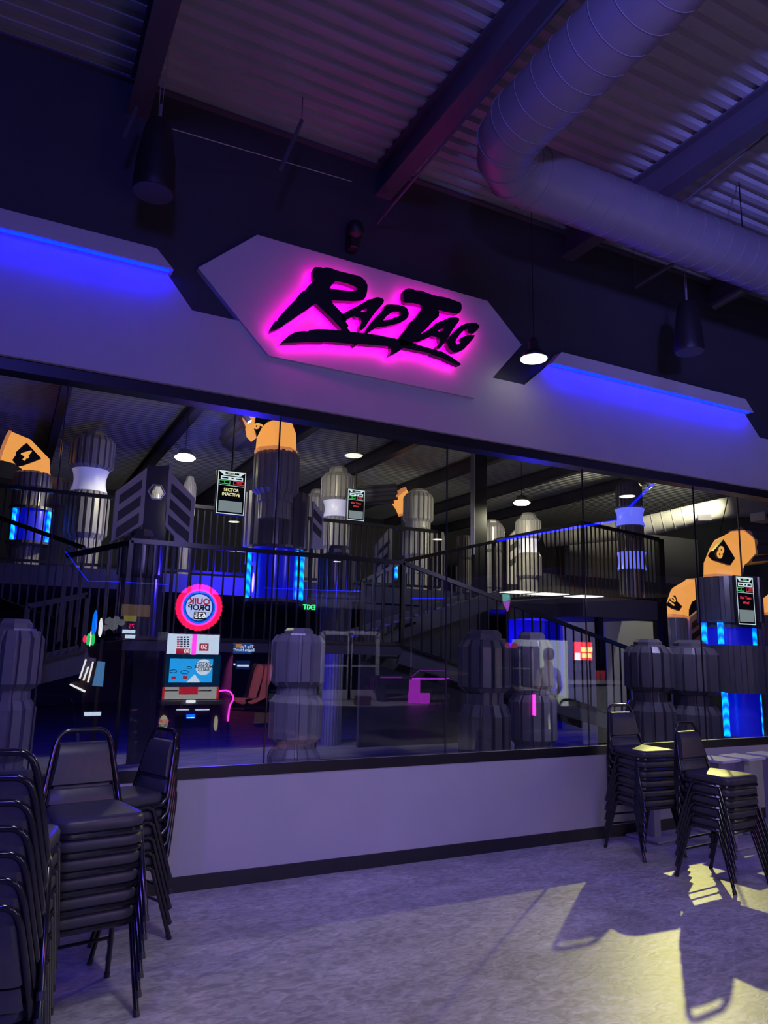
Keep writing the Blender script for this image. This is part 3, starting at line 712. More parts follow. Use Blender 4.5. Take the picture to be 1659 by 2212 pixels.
cage('blue tube light cage under the dark block of elbow 6', [(536, 11), (641, 5), (652, 9)], 5.0, (1188, 1296), 592, 128)
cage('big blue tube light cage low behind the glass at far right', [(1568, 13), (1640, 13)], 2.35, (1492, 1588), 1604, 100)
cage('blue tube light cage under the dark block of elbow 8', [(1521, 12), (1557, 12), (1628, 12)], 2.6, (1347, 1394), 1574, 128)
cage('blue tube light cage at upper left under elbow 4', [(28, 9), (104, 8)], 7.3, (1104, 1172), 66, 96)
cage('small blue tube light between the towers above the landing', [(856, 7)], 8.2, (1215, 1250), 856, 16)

# orange lit elbows with numbers
def elbow(label, pts, Ys, radii, patch, num, npos, nsize, nrot, Yp, barrel=None):
    P = [at(x, y, Yy) for (x, y), Yy in zip(pts, Ys)]
    R_ = [w_ / 2 * depth(p) / FPX for w_, p in zip(radii, P)]
    r = thing('lit_elbow_pipe', label, 'pipe', P[0], 'orange lit elbow pipes')
    part(MB().tube(P, R_, 8), 'elbow', ORANGE, r)
    for k in (0, len(P) - 1):
        d = (P[1] - P[0]).normalized() if k == 0 else (P[-2] - P[-1]).normalized()
        part(MB().tube([P[k] - d * 0.02, P[k] + d * 0.03], R_[k] * 1.05, 8), 'collar_ring', mat('orange_ring', (0.6, 0.3, 0.12), 0.5, var=0.05, emit=(1, 0.35, 0.12), strength=0.5), r)
    if patch:
        poly = [at(x, y, Yp) for x, y in patch]
        pp = part(MB().prism(poly, (0, 0.05, 0)), 'number_patch', FRAMEK, r)
        o = at(*npos, Yp - 0.012); a = math.radians(nrot)
        rt = Vector((math.cos(a), 0, math.sin(a))); up = Vector((-math.sin(a), 0, math.cos(a)))
        part(MB().text(num, o, rt, up, nsize * depth(o) / FPX * 1.35, 0.004, 0.0, 0.9, 0.03), 'number', ORNUM, pp)
    if barrel:
        Q = [at(x, y, Yy) for (x, y), Yy in barrel[0]]
        rb = barrel[1] / 2 * depth(Q[0]) / FPX
        part(MB().tube(Q, rb, 40, prof=[1.0 if j % 4 < 2 else 0.90 for j in range(40)]), 'ribbed_pipe', BARRELK, r)
    return r
elbow('glowing orange elbow pipe with a black number 4 at upper left', [(76, 1028), (78, 1003), (48, 975), (10, 962)], [7.6] * 4, [62, 60, 62, 66],
      [(58, 957), (89, 990), (78, 995), (52, 1004), (38, 1007), (27, 993), (34, 983), (34, 977), (51, 961)], '4', (55, 983), 26, -28, 7.05)
e6 = elbow('glowing orange elbow pipe with a black number 6 at the top of the window', [(596, 978), (597, 940), (590, 912), (556, 900)], [5.0, 5.0, 4.95, 5.3], [88, 84, 76, 70],
      [(562, 889), (600, 896), (598, 904), (577, 912), (565, 925), (556, 943), (550, 926), (552, 903)], '6', (557, 920), 22, -70, 4.55,
      ([((552, 905), 5.4), ((505, 945), 7.4)], 74))
part(MB().prism([at(x, y, 4.58) for x, y in ((563, 888), (551, 892), (543, 904), (541, 918), (544, 935), (554, 946), (550, 928), (552, 906))], (0, 0.25, 0)), 'elbow', ORANGE, e6)
elbow('glowing orange elbow pipe with a black number 10 at right', [(1462, 1334), (1463, 1312), (1472, 1286), (1496, 1272)], [4.4, 4.4, 4.3, 4.4], [50, 50, 50, 46],
      [(1459, 1286), (1464, 1300), (1474, 1310), (1468, 1319), (1454, 1314), (1444, 1307), (1450, 1295)], '10', (1453, 1299), 17, 62, 4.02,
      ([((1494, 1273), 4.4), ((1540, 1262), 4.6)], 44))
elbow('glowing orange elbow pipe with a black number 8 at right', [(1561, 1252), (1562, 1222), (1573, 1195), (1600, 1180)], [2.6, 2.6, 2.55, 2.65], [80, 82, 80, 72],
      [(1563, 1165), (1576, 1186), (1588, 1206), (1578, 1221), (1560, 1215), (1545, 1210), (1535, 1200), (1541, 1190)], '8', (1556, 1194), 29, -30, 2.15,
      ([((1598, 1180), 2.65), ((1720, 1172), 2.8)], 84))
elbow('glowing orange elbow pipe cut by the right edge, without a number', [(1668, 1330), (1668, 1308), (1690, 1290)], [3.4] * 3, [50, 50, 46], None, '', None, 0, 0, 3.2)
fe = elbow('distant glowing orange elbow pipe behind the dark lit-edged tower', [(880, 1108), (874, 1090), (858, 1066)], [8.6] * 3, [40, 44, 44], None, '', None, 0, 0, 8,
      ([((856, 1066), 8.6), ((775, 1072), 8.9)], 44))

fp = at(880, 1108, 8.6); part(MB().tube([(fp.x, fp.y, MZ), fp], 0.14, 12), 'stem', BARRELK, fe)
# chevron panels
def panel(label, poly, slots, Y, thick=0.06):
    P = [at(x, y, Y) for x, y in poly]
    r = thing('chevron_panel', label, 'panel', (P[0].x, Y, min(p.z for p in P)), 'chevron panels of the arena')
    part(MB().prism(P, (0, thick, 0)), 'board', CHEV, r)
    bz = MZ if Y > 6.1 else 0.0; lo_ = sorted(P, key=lambda p: p.z)[:2]
    for p in lo_:
        if p.z > bz + 0.02: part(MB().span((p.x - 0.02, Y + 0.01, bz), (p.x + 0.02, Y + thick - 0.01, p.z + 0.01)), 'leg', RAIL, r)
    for s_ in slots: part(MB().prism([at(x, y, Y - 0.004) for x, y in s_], (0, 0.012, 0)), 'slot', CHEVK, r)
    return r
panel('grey chevron panel with three dark slots, left of the hexagon hole', [(250, 1062), (318, 1010), (309, 1132), (290, 1145), (240, 1170)],
      [[(259, 1070), (308, 1035), (306, 1055), (257, 1090)], [(255, 1105), (305, 1070), (303, 1092), (253, 1127)], [(252, 1140), (301, 1107), (299, 1130), (250, 1163)]], 5.2)
panel('grey chevron panel with three dark slots, right of the hexagon hole', [(365, 1016), (421, 1076), (416, 1176), (377, 1176), (377, 1158), (357, 1137)],
      [[(371, 1043), (413, 1082), (412, 1105), (369, 1064)], [(368, 1077), (411, 1118), (409, 1140), (366, 1097)], [(364, 1111), (409, 1150), (407, 1172), (380, 1150), (363, 1132)]], 5.2)
panel('narrow grey chevron panel beside the dark block of elbow 6', [(677, 1082), (699, 1110), (697, 1186), (674, 1186)],
      [[(678, 1098), (696, 1120), (695, 1136), (677, 1116)], [(677, 1128), (695, 1148), (694, 1164), (676, 1146)]], 5.0)
panel('white chevron panel behind the upper railing, right of the collared middle tower', [(811, 1178), (842, 1140), (848, 1140), (846, 1264), (808, 1264)],
      [[(818, 1190), (842, 1165), (842, 1175), (817, 1200)], [(817, 1215), (841, 1190), (841, 1200), (816, 1225)], [(816, 1240), (840, 1215), (840, 1225), (815, 1250)]], 8.6)
panel('chevron panel with light slots beside the collared tower at right', [(1098, 1162), (1122, 1136), (1120, 1262), (1098, 1262)],
      [[(1101, 1180), (1118, 1166), (1118, 1180), (1101, 1194)], [(1101, 1212), (1118, 1198), (1118, 1212), (1101, 1226)]], 7.6)
panel('grey chevron panel low behind the dark block of elbow 8', [(1490, 1335), (1520, 1310), (1520, 1392), (1490, 1392)],
      [[(1495, 1345), (1515, 1330), (1515, 1345), (1495, 1360)], [(1495, 1370), (1515, 1355), (1515, 1370), (1495, 1385)]], 4.4)
# dark screen wall with a hexagon hole outline between the two left panels
hq = [at(x, y, 5.35) for x, y in ((318, 1004), (366, 1004), (366, 1180), (312, 1180))]; hq[2].z = hq[3].z = 0.0
c = at(338, 1063, 5.35); hr = 0.115
hv = [Vector((c.x + hr * math.cos(math.radians(a)), 5.35, c.z + hr * math.sin(math.radians(a)))) for a in (0, 60, 120, 180, 240, 300)]
tm, bm_ = Vector((c.x, 5.35, hq[0].z)), Vector((c.x, 5.35, 0.0)); ht, hb_ = (hv[1] + hv[2]) / 2, (hv[4] + hv[5]) / 2
hx = MB().prism([hq[0], tm, ht, hv[2], hv[3], hv[4], hb_, bm_, hq[3]], (0, 0.06, 0)).prism([tm, hq[1], hq[2], bm_, hb_, hv[5], hv[0], hv[1], ht], (0, 0.06, 0))
hw = thing('screen_wall', 'dark partition with a hexagon hole between two chevron panels', 'partition', (c.x, 5.35, 0))
part(hx, 'board', ADARK, hw)
part(MB().tube([p + Vector((0, -0.006, 0)) for p in hv], 0.012, 6, closed=True), 'hexagon_rim', CHEV, hw)

# mezzanine and landing
mz = MB().span((-4.9, 6.1, MZ - 0.28), (12.2, 9.55, MZ)).span((-4.9, 9.55, MZ - 0.28), (12.9, 15.9, MZ)); 
o = solo(mz, 'mezzanine_deck', ADARK, 'dark upper floor deck at the back of the arena', 'deck')
wing = [at(1258, 1280, 4.0), at(1424, 1300, 4.0)]
WZ = 2.48
o = solo(MB().span((wing[0].x, 4.0, WZ - 0.32), (wing[1].x, 6.05, WZ)), 'mezzanine_wing', ADARK, 'dark projecting balcony with a deep fascia on the right of the upper floor', 'deck')
LX0, LX1, LZ = at(283, 1172, 3.4).x, at(870, 1212, 3.4).x, 1.62
o = solo(MB().span((LX0, 3.4, LZ - 0.12), (LX1, 4.75, LZ)), 'stair_landing', ADARK, 'dark stair landing in the middle of the arena', 'landing')

def railing(label, tops, bots, n_, r_=0.018, w_=0.05, posts=(), mt=RAIL):
    """tops/bots: polylines with equal counts"""
    r = thing('railing', label, 'railing', Vector(bots[0]), 'black railings of the arena')
    T = MB(); B = MB()
    for i in range(len(tops) - 1):
        T.bar(tops[i], tops[i + 1], w_, w_ * 1.1); B.bar(bots[i], bots[i + 1], w_ * 0.8, w_ * 0.8)
    part(T, 'top_rail', mt, r); part(B, 'bottom_rail', mt, r)
    tot = sum((Vector(tops[i + 1]) - Vector(tops[i])).length for i in range(len(tops) - 1))
    for i in range(len(tops) - 1):
        a, b, c_, d = [Vector(q) for q in (tops[i], tops[i + 1], bots[i], bots[i + 1])]
        k = max(1, round(n_ * (b - a).length / tot))
        for j in range(k + (1 if i == len(tops) - 2 else 0)):
            t = j / k
            p, q = a.lerp(b, t), c_.lerp(d, t)
            big = (j == 0 or j == k)
            wd = 0.05 if big else r_
            part(MB().span((p.x - wd / 2, p.y - wd / 2, q.z), (p.x + wd / 2, p.y + wd / 2, p.z)), 'post' if big else 'baluster', mt, r)
    return r
dn = lambda p, h_: Vector((p.x, p.y, p.z - h_))
T = [at(0, 1053, 6.2) + Vector((-2.2, 0, 0)), at(540, 1104, 6.2), at(950, 1150, 6.2)]
T = [Vector((p.x, 6.2, 3.70)) for p in T]
railing('long black railing along the edge of the upper floor', T, [dn(p, 1.02) for p in T], 90)
T = [at(283, 1172, 3.4), at(870, 1212, 3.4)]; zt = (T[0].z + T[1].z) / 2; T = [Vector((p.x, 3.4, zt)) for p in T]
railing('black railing along the front of the middle stair landing', T, [Vector((p.x, 3.4, LZ + 0.02)) for p in T], 26)
T = [at(870, 1212, 3.4), at(1355, 1400, 3.4), at(1440, 1480, 3.4)]; T[0].z = zt
Bb = [Vector((T[0].x, 3.4, LZ)), at(968, 1429, 3.4), at(1440, 1600, 3.4)]
T2 = [T[0], T[1]]; B2 = [Bb[0], Vector((T[1].x, 3.4, T[1].z - 1.08))]
railing('black stair railing falling to the right from the landing', T2, B2, 26)
T = [at(145, 1201, 4.2), at(283, 1172, 3.45)]
railing('short black railing rising to the left corner of the landing', T, [dn(p, 1.02) for p in T], 7)
T = [at(-30, 1108, 5.2), at(181, 1183, 4.6)]
railing('black stair railing falling from the upper floor at left', T, [dn(p, 0.98) for p in T], 12)
T = [at(782, 1256, 4.7), at(872, 1212, 4.7), at(1090, 1165, 5.6)]
railing('black stair railing rising right behind the landing', T, [dn(p, 1.0) for p in T], 18)
T = [at(1068, 1170, 6.05), at(1258, 1129, 4.05), at(1422, 1165, 4.05)]
T = [Vector((T[0].x, 6.05, 3.62)), T[1], T[2]]
railing('black railing around the projecting balcony at right', T, [Vector((p.x, p.y, WZ + 0.03)) for p in T], 40)
T = [at(60, 1310, 3.0), at(190, 1285, 3.0)]; Bq = [at(60, 1436, 3.0), at(190, 1402, 3.0)]
railing('dim black stair railing low at left behind the arcade machines', T, Bq, 8)
T = [at(1085, 1300, 3.9), at(1360, 1412, 3.9)]
# stairs
def stairs(label, a, b, width, n_):
    a, b = Vector(a), Vector(b)
    r = thing('stair_flight', label, 'stairs', Vector((min(a.x, b.x), a.y, min(a.z, b.z))), 'stair flights of the arena')
    for yy in (0, width): part(MB().bar(a + Vector((0, yy, 0)), b + Vector((0, yy, 0)), 0.05, 0.26), 'stringer', mat('stringer_grey', (0.07, 0.075, 0.08), 0.45, var=0.06), r)
    for k in range(n_):
        p = a.lerp(b, (k + 0.5) / n_)
        part(MB().span((p.x - 0.13, p.y + 0.03, p.z - 0.015), (p.x + 0.13, p.y + width - 0.03, p.z + 0.015)), 'tread', mat('tread_grey', (0.16, 0.16, 0.17), 0.5, var=0.05), r)
    return r
e = B2[1]; stairs('black stair flight falling to the right from the landing', (LX1, 3.45, LZ - 0.10), (e.x, 3.45, e.z - 0.10), 1.0, 9)
stairs('stair flight rising right behind the landing with light edges on its treads', at(786, 1388, 4.8), at(1078, 1292, 4.8), 1.0, 12)
stairs('teal-lit stair flight low at left behind the arcade machines', at(0, 1470, 3.05), at(192, 1422, 3.05), 0.9, 7)
# blue light edges of the balcony and the landing
def strip(label, pts, rr, cat='light', mt=BLUESTRIP): return solo(MB().tube(pts, rr, 6), 'led_strip', mt, label, cat, 'blue LED edge lights')
STRIPD = glow('led_strip_dim', (0.02, 0.04, 1.0), 1.4)
strip('blue LED line on the landing fascia at right of centre', [at(700, 1272, 6.092), at(775, 1277, 6.092)], 0.012, mt=STRIPD)

# square steel column and right-hand objects
cx = at(1028, 1150, 6.0)
sc_ = thing('steel_column', 'square black steel column rising from the stairs to the roof', 'column', (cx.x + 0.1, 6.0, 0), kind='thing')
part(MB().span((cx.x - 0.07, 5.93, 0), (cx.x + 0.20, 6.05, 5.7)), 'shaft', RAIL, sc_)
part(MB().span((cx.x - 0.085, 5.92, 3.3), (cx.x - 0.071, 6.05, 5.7)), 'lit_face_strip', AGREY, sc_)  # grey strip puts the black column's lit face into colour
px = at(1430, 1300, 3.95)
sc_ = thing('steel_column', 'black steel post under the right end of the balcony', 'column', (px.x, 3.95, 0), kind='thing')
part(MB().span((px.x - 0.06, 3.9, 0), (px.x + 0.06, 4.0, at(1424, 1165, 3.95).z)), 'shaft', RAIL, sc_)
px = at(1295, 1330, 4.05)
sc_ = thing('steel_column', 'black steel post under the left part of the balcony', 'column', (px.x, 4.05, 0), kind='thing')
part(MB().span((px.x - 0.05, 4.02, 0), (px.x + 0.05, 4.12, WZ - 0.32)), 'shaft', RAIL, sc_)
# arena back wall bays at right: pale band above, dark below, pale boards
gy = 9.6
pa = [at(x, y, gy) for x, y in ((1120, 1150), (1659, 1100))]
solo(MB().span((13.0, gy, 3.55), (17.9, gy + 0.15, 4.9)), 'grey_upper_wall', AGREY, 'pale grey upper wall band behind the arena duct', 'wall', kind='structure')
solo(MB().span((9.5, gy + 0.02, 0.0), (17.9, gy + 0.15, 3.55)), 'dark_lower_wall', ADARK, 'dark lower wall under the grey band', 'wall', kind='structure')
for lab, x0, x1 in (('pale grey wall board under the balcony, left of the post', 1215, 1290), ('pale grey wall board under the balcony, right of the post', 1308, 1414)):
    a, b = at(x0, 1338, 7.0), at(x1, 1432, 7.0)
    solo(MB().span((a.x, 7.0, 0.0), (b.x, 7.08, a.z)), 'wall_board', AGREY, lab, 'board', 'pale boards under the balcony', kind='thing')
solo(MB().span((at(1100, 1380, 7.6).x, 7.6, 0), (at(1222, 1380, 7.6).x, 7.7, 2.4)), 'blue_lit_wall', mat('blue_lit_wall_tint', (0.05, 0.05, 0.5), 0.6), 'blue-lit wall behind the falling stair railing', 'wall', kind='structure')  # blue light on this wall is put into its base colour
light('arena_blue_wall', 'POINT', at(1150, 1400, 6.6), None, (0.03, 0.02, 1.0), 90, 0.1)  # unseen lamp added to turn the wall behind the stairs blue
light('board_fill', 'SPOT', at(1350, 1360, 5.2), at(1345, 1395, 7.0), (0.85, 0.8, 1.0), 40, 0.1, 110, 0.5)  # unseen lamp added to brighten the pale boards
# arena duct
dpts = [at(1180, 1162, 9.2), at(1370, 1142, 7.4), at(1500, 1112, 6.3), at(1590, 1094, 5.6), at(1720, 1090, 5.0)]
ad = thing('round_duct', 'pale round duct crossing the arena at right under the ceiling', 'duct', dpts[0])
part(MB().tube(dpts, [0.24, 0.24, 0.24, 0.25, 0.25], 28), 'pipe', DUCTA, ad, 40)
for i in range(4):
    for k in range(6):
        p = dpts[i].lerp(dpts[i + 1], k / 6); t = (dpts[i + 1] - dpts[i]).normalized(); u = (Vector((0, 0, 1)) - t * t.z).normalized(); v = t.cross(u)
        part(MB().tube([p + (u * math.cos(2 * math.pi * j / 24) + v * math.sin(2 * math.pi * j / 24)) * 0.245 for j in range(24)], 0.006, 4, closed=True), 'seam', DUCTA, ad)
vp = at(1522, 1118, 5.95)
part(MB().box(vp, (0.28, 0.05, 0.14), Matrix.Rotation(math.radians(-38), 3, 'Z')), 'air_vent', BARRELK, ad)
bx = at(1650, 1118, 3.4)
sp = thing('speaker_box', 'pale grey box with two dark ports above the ribbed pipe at right edge', 'box', bx)
part(MB().box(bx, (0.36, 0.3, 0.16), None, 0.01), 'housing', DUCTA, sp)
for dx in (-0.10, 0.06): part(MB().box(bx + Vector((dx, -0.155, 0)), (0.06, 0.02, 0.07)), 'port', FRAMEK, sp)
# hanging cables in front of the duct
solo(MB().tube([at(1576, 1060, 3.0), at(1562, 1120, 3.0), at(1552, 1170, 3.0)], 0.008, 6), 'hanging_cable', FRAMEK, 'black cable hanging in front of elbow 8', 'cable')

# floodlights in the arena
def flood(px, py, Y, label):
    p = at(px, py, Y)
    r = thing('floodlight', label, 'lamp', p, 'arena floodlights')
    part(MB().lathe([(0.10, 0.0), (0.12, 0.02), (0.09, 0.10), (0.03, 0.13)], p, 20), 'housing', FRAMEK, r, 40)
    part(MB().lathe([(0.13, -0.05), (0.16, -0.02), (0.13, 0.004)], p, 20), 'lens', FLOOD, r)
    part(MB().tube([p + Vector((0, 0, 0.12)), (p.x, p.y, ZD)], 0.006, 5), 'stem', RAIL, r)
flood(400, 986, 6.0, 'bright yellow floodlight in the arena at upper left')
flood(1127, 1084, 5.8, 'bright yellow floodlight in the arena above the collared tower at right')
# track fixtures just under the window head
for px, py, lab in ((520, 893, 'small lit track fixture under the window head near elbow 6'), (1392, 1040, 'small lit track fixture under the window head at right')):
    p = at(px, py, 1.2)
    r = thing('track_light', lab, 'lamp', p, 'track lights under the window head')
    part(MB().bar(p + Vector((-0.35, 0, 0.05)), p + Vector((0.35, 0, 0.05)), 0.03, 0.03), 'rail', AGREY, r)
    part(MB().tube([p + Vector((0, 0, 0.05)), (p.x, p.y, ZD)], 0.008, 5), 'stem', RAIL, r)
    part(MB().tube([p + Vector((0, 0, 0.03)), p + Vector((0.08, -0.02, -0.07))], 0.025, 10), 'spot_head', AGREY, r)
    part(MB().tube([p + Vector((0.08, -0.02, -0.07)), p + Vector((0.084, -0.021, -0.075))], 0.022, 10), 'lens', glow('track_lens', (1, 1, 0.75), 8), r)

# score screens
SCW = glow('screen_white', (0.75, 0.92, 0.95), 0.95)
SCK = mat('screen_black', (0.005, 0.006, 0.008), 0.2, var=0.02)
SCG = glow('screen_green', (0.08, 0.85, 0.20), 0.9)
SCR = glow('screen_red', (1.0, 0.06, 0.08), 1.0)
SCY = glow('screen_yellow', (1.0, 0.95, 0.45), 1.1)
def score(label, px, Y, tl, br, lines, col, head, border=SCW):
    a, b = at(tl[0], tl[1], Y), at(br[0], br[1], Y)
    wd, hh = abs(b.x - a.x), a.z - b.z
    cx, zc = (a.x + b.x) / 2, (a.z + b.z) / 2
    r = thing('score_screen', label, 'screen', (cx, Y, b.z), 'hanging score screens')
    part(MB().box((cx, Y + 0.03, zc), (wd + 0.03, 0.05, hh + 0.03), None, 0.008), 'housing', FRAMEK, r)
    d = MB(); Rt, Up = Vector((1, 0, 0)), Vector((0, 0, 1))
    P = lambda u, v: Vector((cx + u * wd, Y, zc + v * hh))
    d.use(SCK).rect(P(0, 0), Rt, Up, wd, hh, 0.004)
    o = Vector((0, -0.004, 0))
    d.use(border)
    for u, v, ww, h2 in ((-0.49, 0, 0.025, 1), (0.49, 0, 0.025, 1), (0, 0.492, 1, 0.016), (0, -0.492, 1, 0.02)): d.rect(P(u, v) + o, Rt, Up, ww * wd, h2 * hh, 0.003)
    d.prism([P(-0.46, 0.485) + o, P(0.46, 0.485) + o, P(0.30, 0.40) + o, P(-0.30, 0.40) + o], (0, -0.003, 0))
    d.use(SCK).rect(P(0, 0.445) + o * 1.8, Rt, Up, wd * 0.5, hh * 0.045, 0.002)
    d.use(SCG if col is SCR else SCY).text(head, P(0, 0.445) + o * 2.6, Rt, Up, hh * 0.045, 0.001)
    d.use(SCW).rect(P(0, 0.335) + o, Rt, Up, wd * 0.80, hh * 0.085, 0.003)
    d.use(SCK)
    for u, ww in ((-0.25, 0.22), (0.02, 0.08), (0.25, 0.20)): d.rect(P(u, 0.335) + o * 1.8, Rt, Up, wd * ww, hh * 0.03, 0.002)
    d.use(SCG).rect(P(-0.26, 0.235) + o, Rt, Up, wd * 0.40, hh * 0.085, 0.003).use(SCK).rect(P(-0.26, 0.235) + o * 1.8, Rt, Up, wd * 0.36, hh * 0.060, 0.002)
    d.use(SCG).text('0', P(-0.26, 0.235) + o * 2.6, Rt, Up, hh * 0.06, 0.001)
    d.use(SCR).rect(P(0.26, 0.235) + o, Rt, Up, wd * 0.40, hh * 0.085, 0.003).use(SCK).rect(P(0.26, 0.235) + o * 1.8, Rt, Up, wd * 0.36, hh * 0.060, 0.002)
    d.use(SCR).text('2,650', P(0.26, 0.235) + o * 2.6, Rt, Up, hh * 0.058, 0.001, 0, 0.9)
    d.use(SCW).rect(P(0, 0.165) + o, Rt, Up, wd * 0.88, hh * 0.008, 0.003)
    d.use(col)
    for k, ln in enumerate(lines): d.text(ln, P(0, 0.06 - 0.105 * k) + o, Rt, Up, hh * (0.105 if col is SCY else 0.085), 0.001, 0.15 if col is SCR else 0, 0.92 if col is SCY else 1.0, 0.012)
    # the code block at the bottom of the photo's screens is left as a plain pale block
    d.use(mat('screen_grey', (0.02, 0.02, 0.02), 0.4, var=0, emit=(0.55, 0.68, 0.70), strength=0.38)).rect(P(0, -0.32) + o, Rt, Up, wd * 0.84, hh * 0.25, 0.003)
    part(d, 'display', None, r)
    part(MB().tube([(cx, Y + 0.03, zc + hh / 2), (cx, Y + 0.03, ZD)], 0.012, 6), 'hanging_pole', RAIL, r)
    return r
score('hanging score screen reading SECTOR INACTIVE, left of the tower with elbow 6', 498, 5.0, (472, 1015), (526, 1114), ['SECTOR', 'INACTIVE'], SCY, 'SECTOR 1')
score('hanging score screen reading Red Team Wins on the dark block at right', 1611, 2.0, (1589, 1245), (1632, 1350), ['Red Team', 'Wins!'], SCR, 'BASE 2')
score('small distant score screen reading Red Team Wins beside the collared middle tower', 770, 7.2, (752, 1056), (786, 1126), ['Red Team', 'Wins!'], SCR, 'BASE 1')
# BRIEFING sign
br_ = at(917, 1336, 5.9)
bs = thing('briefing_sign', 'small pale italic BRIEFING sign on the dark wall under the stairs', 'sign', br_)
part(MB().text('BRIEFING', br_, (1, 0, 0), (0, 0, 1), 0.115, 0.006, 0.35, 1.0, 0.01), 'lettering', glow('briefing_white', (0.55, 0.65, 0.85), 0.5), bs)
part(MB().span((br_.x - 1.2, 5.91, 0), (br_.x + 1.1, 5.99, 2.3)), 'backing_wall', ADARK, bs)
# ================================================================== THE ARCADE ROOM (seen mirrored in the glass)
RT, UPZ = Vector((-1, 0, 0)), Vector((0, 0, 1))      # a front that faces the glass
def fpanel(mb, x0, y0, x1, y1, V, t=0.006, off=0.0):
    a, b = mir(x0, y0, V), mir(x1, y1, V)
    c = (a + b) / 2; mid = mir((x0 + x1) / 2, (y0 + y1) / 2, V)
    wd = abs(mir(x1, (y0 + y1) / 2, V).x - mir(x0, (y0 + y1) / 2, V).x); hh = abs(mir((x0 + x1) / 2, y0, V).z - mir((x0 + x1) / 2, y1, V).z)
    return mb.rect(mid + Vector((0, off, 0)), RT, UPZ, wd, hh, t)
def fbox(mb, x0, y0, x1, y1, V, dep, zbot=None):
    a, b = mir(x0, (y0 + y1) / 2, V), mir(x1, (y0 + y1) / 2, V); c = (x0 + x1) / 2
    z1, z0 = mir(c, y0, V).z, mir(c, y1, V).z
    if zbot is not None: z0 = zbot
    return mb.span((a.x, a.y - dep, z0), (b.x, a.y, z1))
def ftext(mb, s, x, y, V, px, off=0.01, wide=1.0, bold=0.012, shear=0.0):
    o = mir(x, y, V); d = depth(Vector((o.x, 2 * GL - o.y, o.z)))
    return mb.text(s, o + Vector((0, off, 0)), RT, UPZ, px * d / FPX * 1.35, 0.002, shear, wide, bold)
def pxm(x, y, V):
    o = at(x, y, V); return depth(o) / FPX
RED = glow('arcade_red', (1.0, 0.01, 0.10), 13.0)
PINK = glow('arcade_pink', (1.0, 0.05, 0.75), 14.0)
CYB = glow('arcade_blue', (0.0, 0.16, 1.0), 12.0)
SKY = glow('arcade_skyblue', (0.02, 0.36, 0.90), 10.0)
PALE = glow('arcade_pale', (0.60, 0.74, 0.92), 10.0)
PALEW = glow('arcade_white', (0.95, 0.97, 1.0), 10.0)
INK = mat('arcade_ink_blue', (0.01, 0.02, 0.08), 0.5, var=0.02)
INKR = glow('arcade_ink_red', (0.9, 0.03, 0.06), 4.0)
CABD = mat('cabinet_dark', (0.03, 0.025, 0.04), 0.4, var=0.08)
CABP = mat('cabinet_purple', (0.16, 0.05, 0.22), 0.35, var=0.06)
CABB = mat('cabinet_brown', (0.10, 0.055, 0.03), 0.5, var=0.1)
V = 5.0
q = thing('ball_drop_arcade', 'arcade machine with a round scalloped red topper, a blue screen and a white play tray', 'arcade machine', mir(415, 1600, V) * 1.0)
fb = MB(); fbox(fb, 358, 1366, 474, 1520, V, 0.75); fbox(fb, 362, 1520, 470, 1650, V - 0.001, 0.70, 0.0); part(fb, 'body', CABP, q)
k = pxm(430, 1312, V); cc = mir(430, 1312, V)
def disc(r0, r1, mt, y0, nm, lobes=0):
    ring_o, ring_i = [], []
    n_ = 96
    for j in range(n_):
        a = 2 * math.pi * j / n_
        rr = r1 * (1 + (0.035 * abs(math.sin(lobes * a / 2)) - 0.02 if lobes else 0))
        ring_o.append(cc + Vector((rr * k * math.cos(a), y0, rr * k * math.sin(a)))); ring_i.append(cc + Vector((r0 * k * math.cos(a), y0, r0 * k * math.sin(a))))
    mb = MB()
    if r0 <= 0: mb.prism(ring_o, (0, 0.01, 0))
    else:
        D = Vector((0, 0.012, 0))
        mb.add(ring_o + ring_i + [p + D for p in ring_o] + [p + D for p in ring_i], [f for j in range(n_) for f in ([j, (j + 1) % n_, n_ + (j + 1) % n_, n_ + j], [2 * n_ + j, 2 * n_ + (j + 1) % n_, 3 * n_ + (j + 1) % n_, 3 * n_ + j], [j, (j + 1) % n_, 2 * n_ + (j + 1) % n_, 2 * n_ + j], [n_ + j, n_ + (j + 1) % n_, 3 * n_ + (j + 1) % n_, 3 * n_ + j])])
    return mb
tp = part(disc(0, 49, CABD, -0.10, '', 0), 'topper', CABD, q)
part(disc(39, 50, RED, 0.0, '', 32), 'scalloped_ring', RED, tp)
part(disc(35, 39, PINK, 0.004, ''), 'pink_ring', PINK, tp)
part(disc(31, 34.5, CYB, 0.010, ''), 'blue_neon_ring', CYB, tp)
part(disc(0, 35, SKY, -0.012, ''), 'blue_plate', glow('arcade_deepblue', (0.0, 0.05, 0.75), 4.0), tp)
part(disc(0, 28, PALE, -0.002, ''), 'face', glow('arcade_face', (0.45, 0.55, 0.95), 11.0), tp)
t_ = MB(); t_.use(INKR); ftext(t_, 'QUIK', 430, 1300, V, 13, 0.016, 1.1, 0.03); t_.use(INK); ftext(t_, 'DROP', 430, 1313, V, 12, 0.016, 1.1, 0.03)
t_.use(SCK); fpanel(t_, 418, 1322, 444, 1338, V, 0.004, 0.012); t_.use(PALEW); ftext(t_, '635', 431, 1330, V, 12, 0.02, 1.05, 0.03)
part(t_, 'lettering', None, tp)
mq = MB().use(PALE); fpanel(mq, 362, 1370, 474, 1413, V, 0.006, 0.004); mq.use(PINK); fpanel(mq, 414, 1370, 424, 1414, V, 0.006, 0.012)
mq.use(INKR); fpanel(mq, 380, 1401, 410, 1413, V, 0.004, 0.012); fpanel(mq, 430, 1390, 450, 1406, V, 0.004, 0.012)
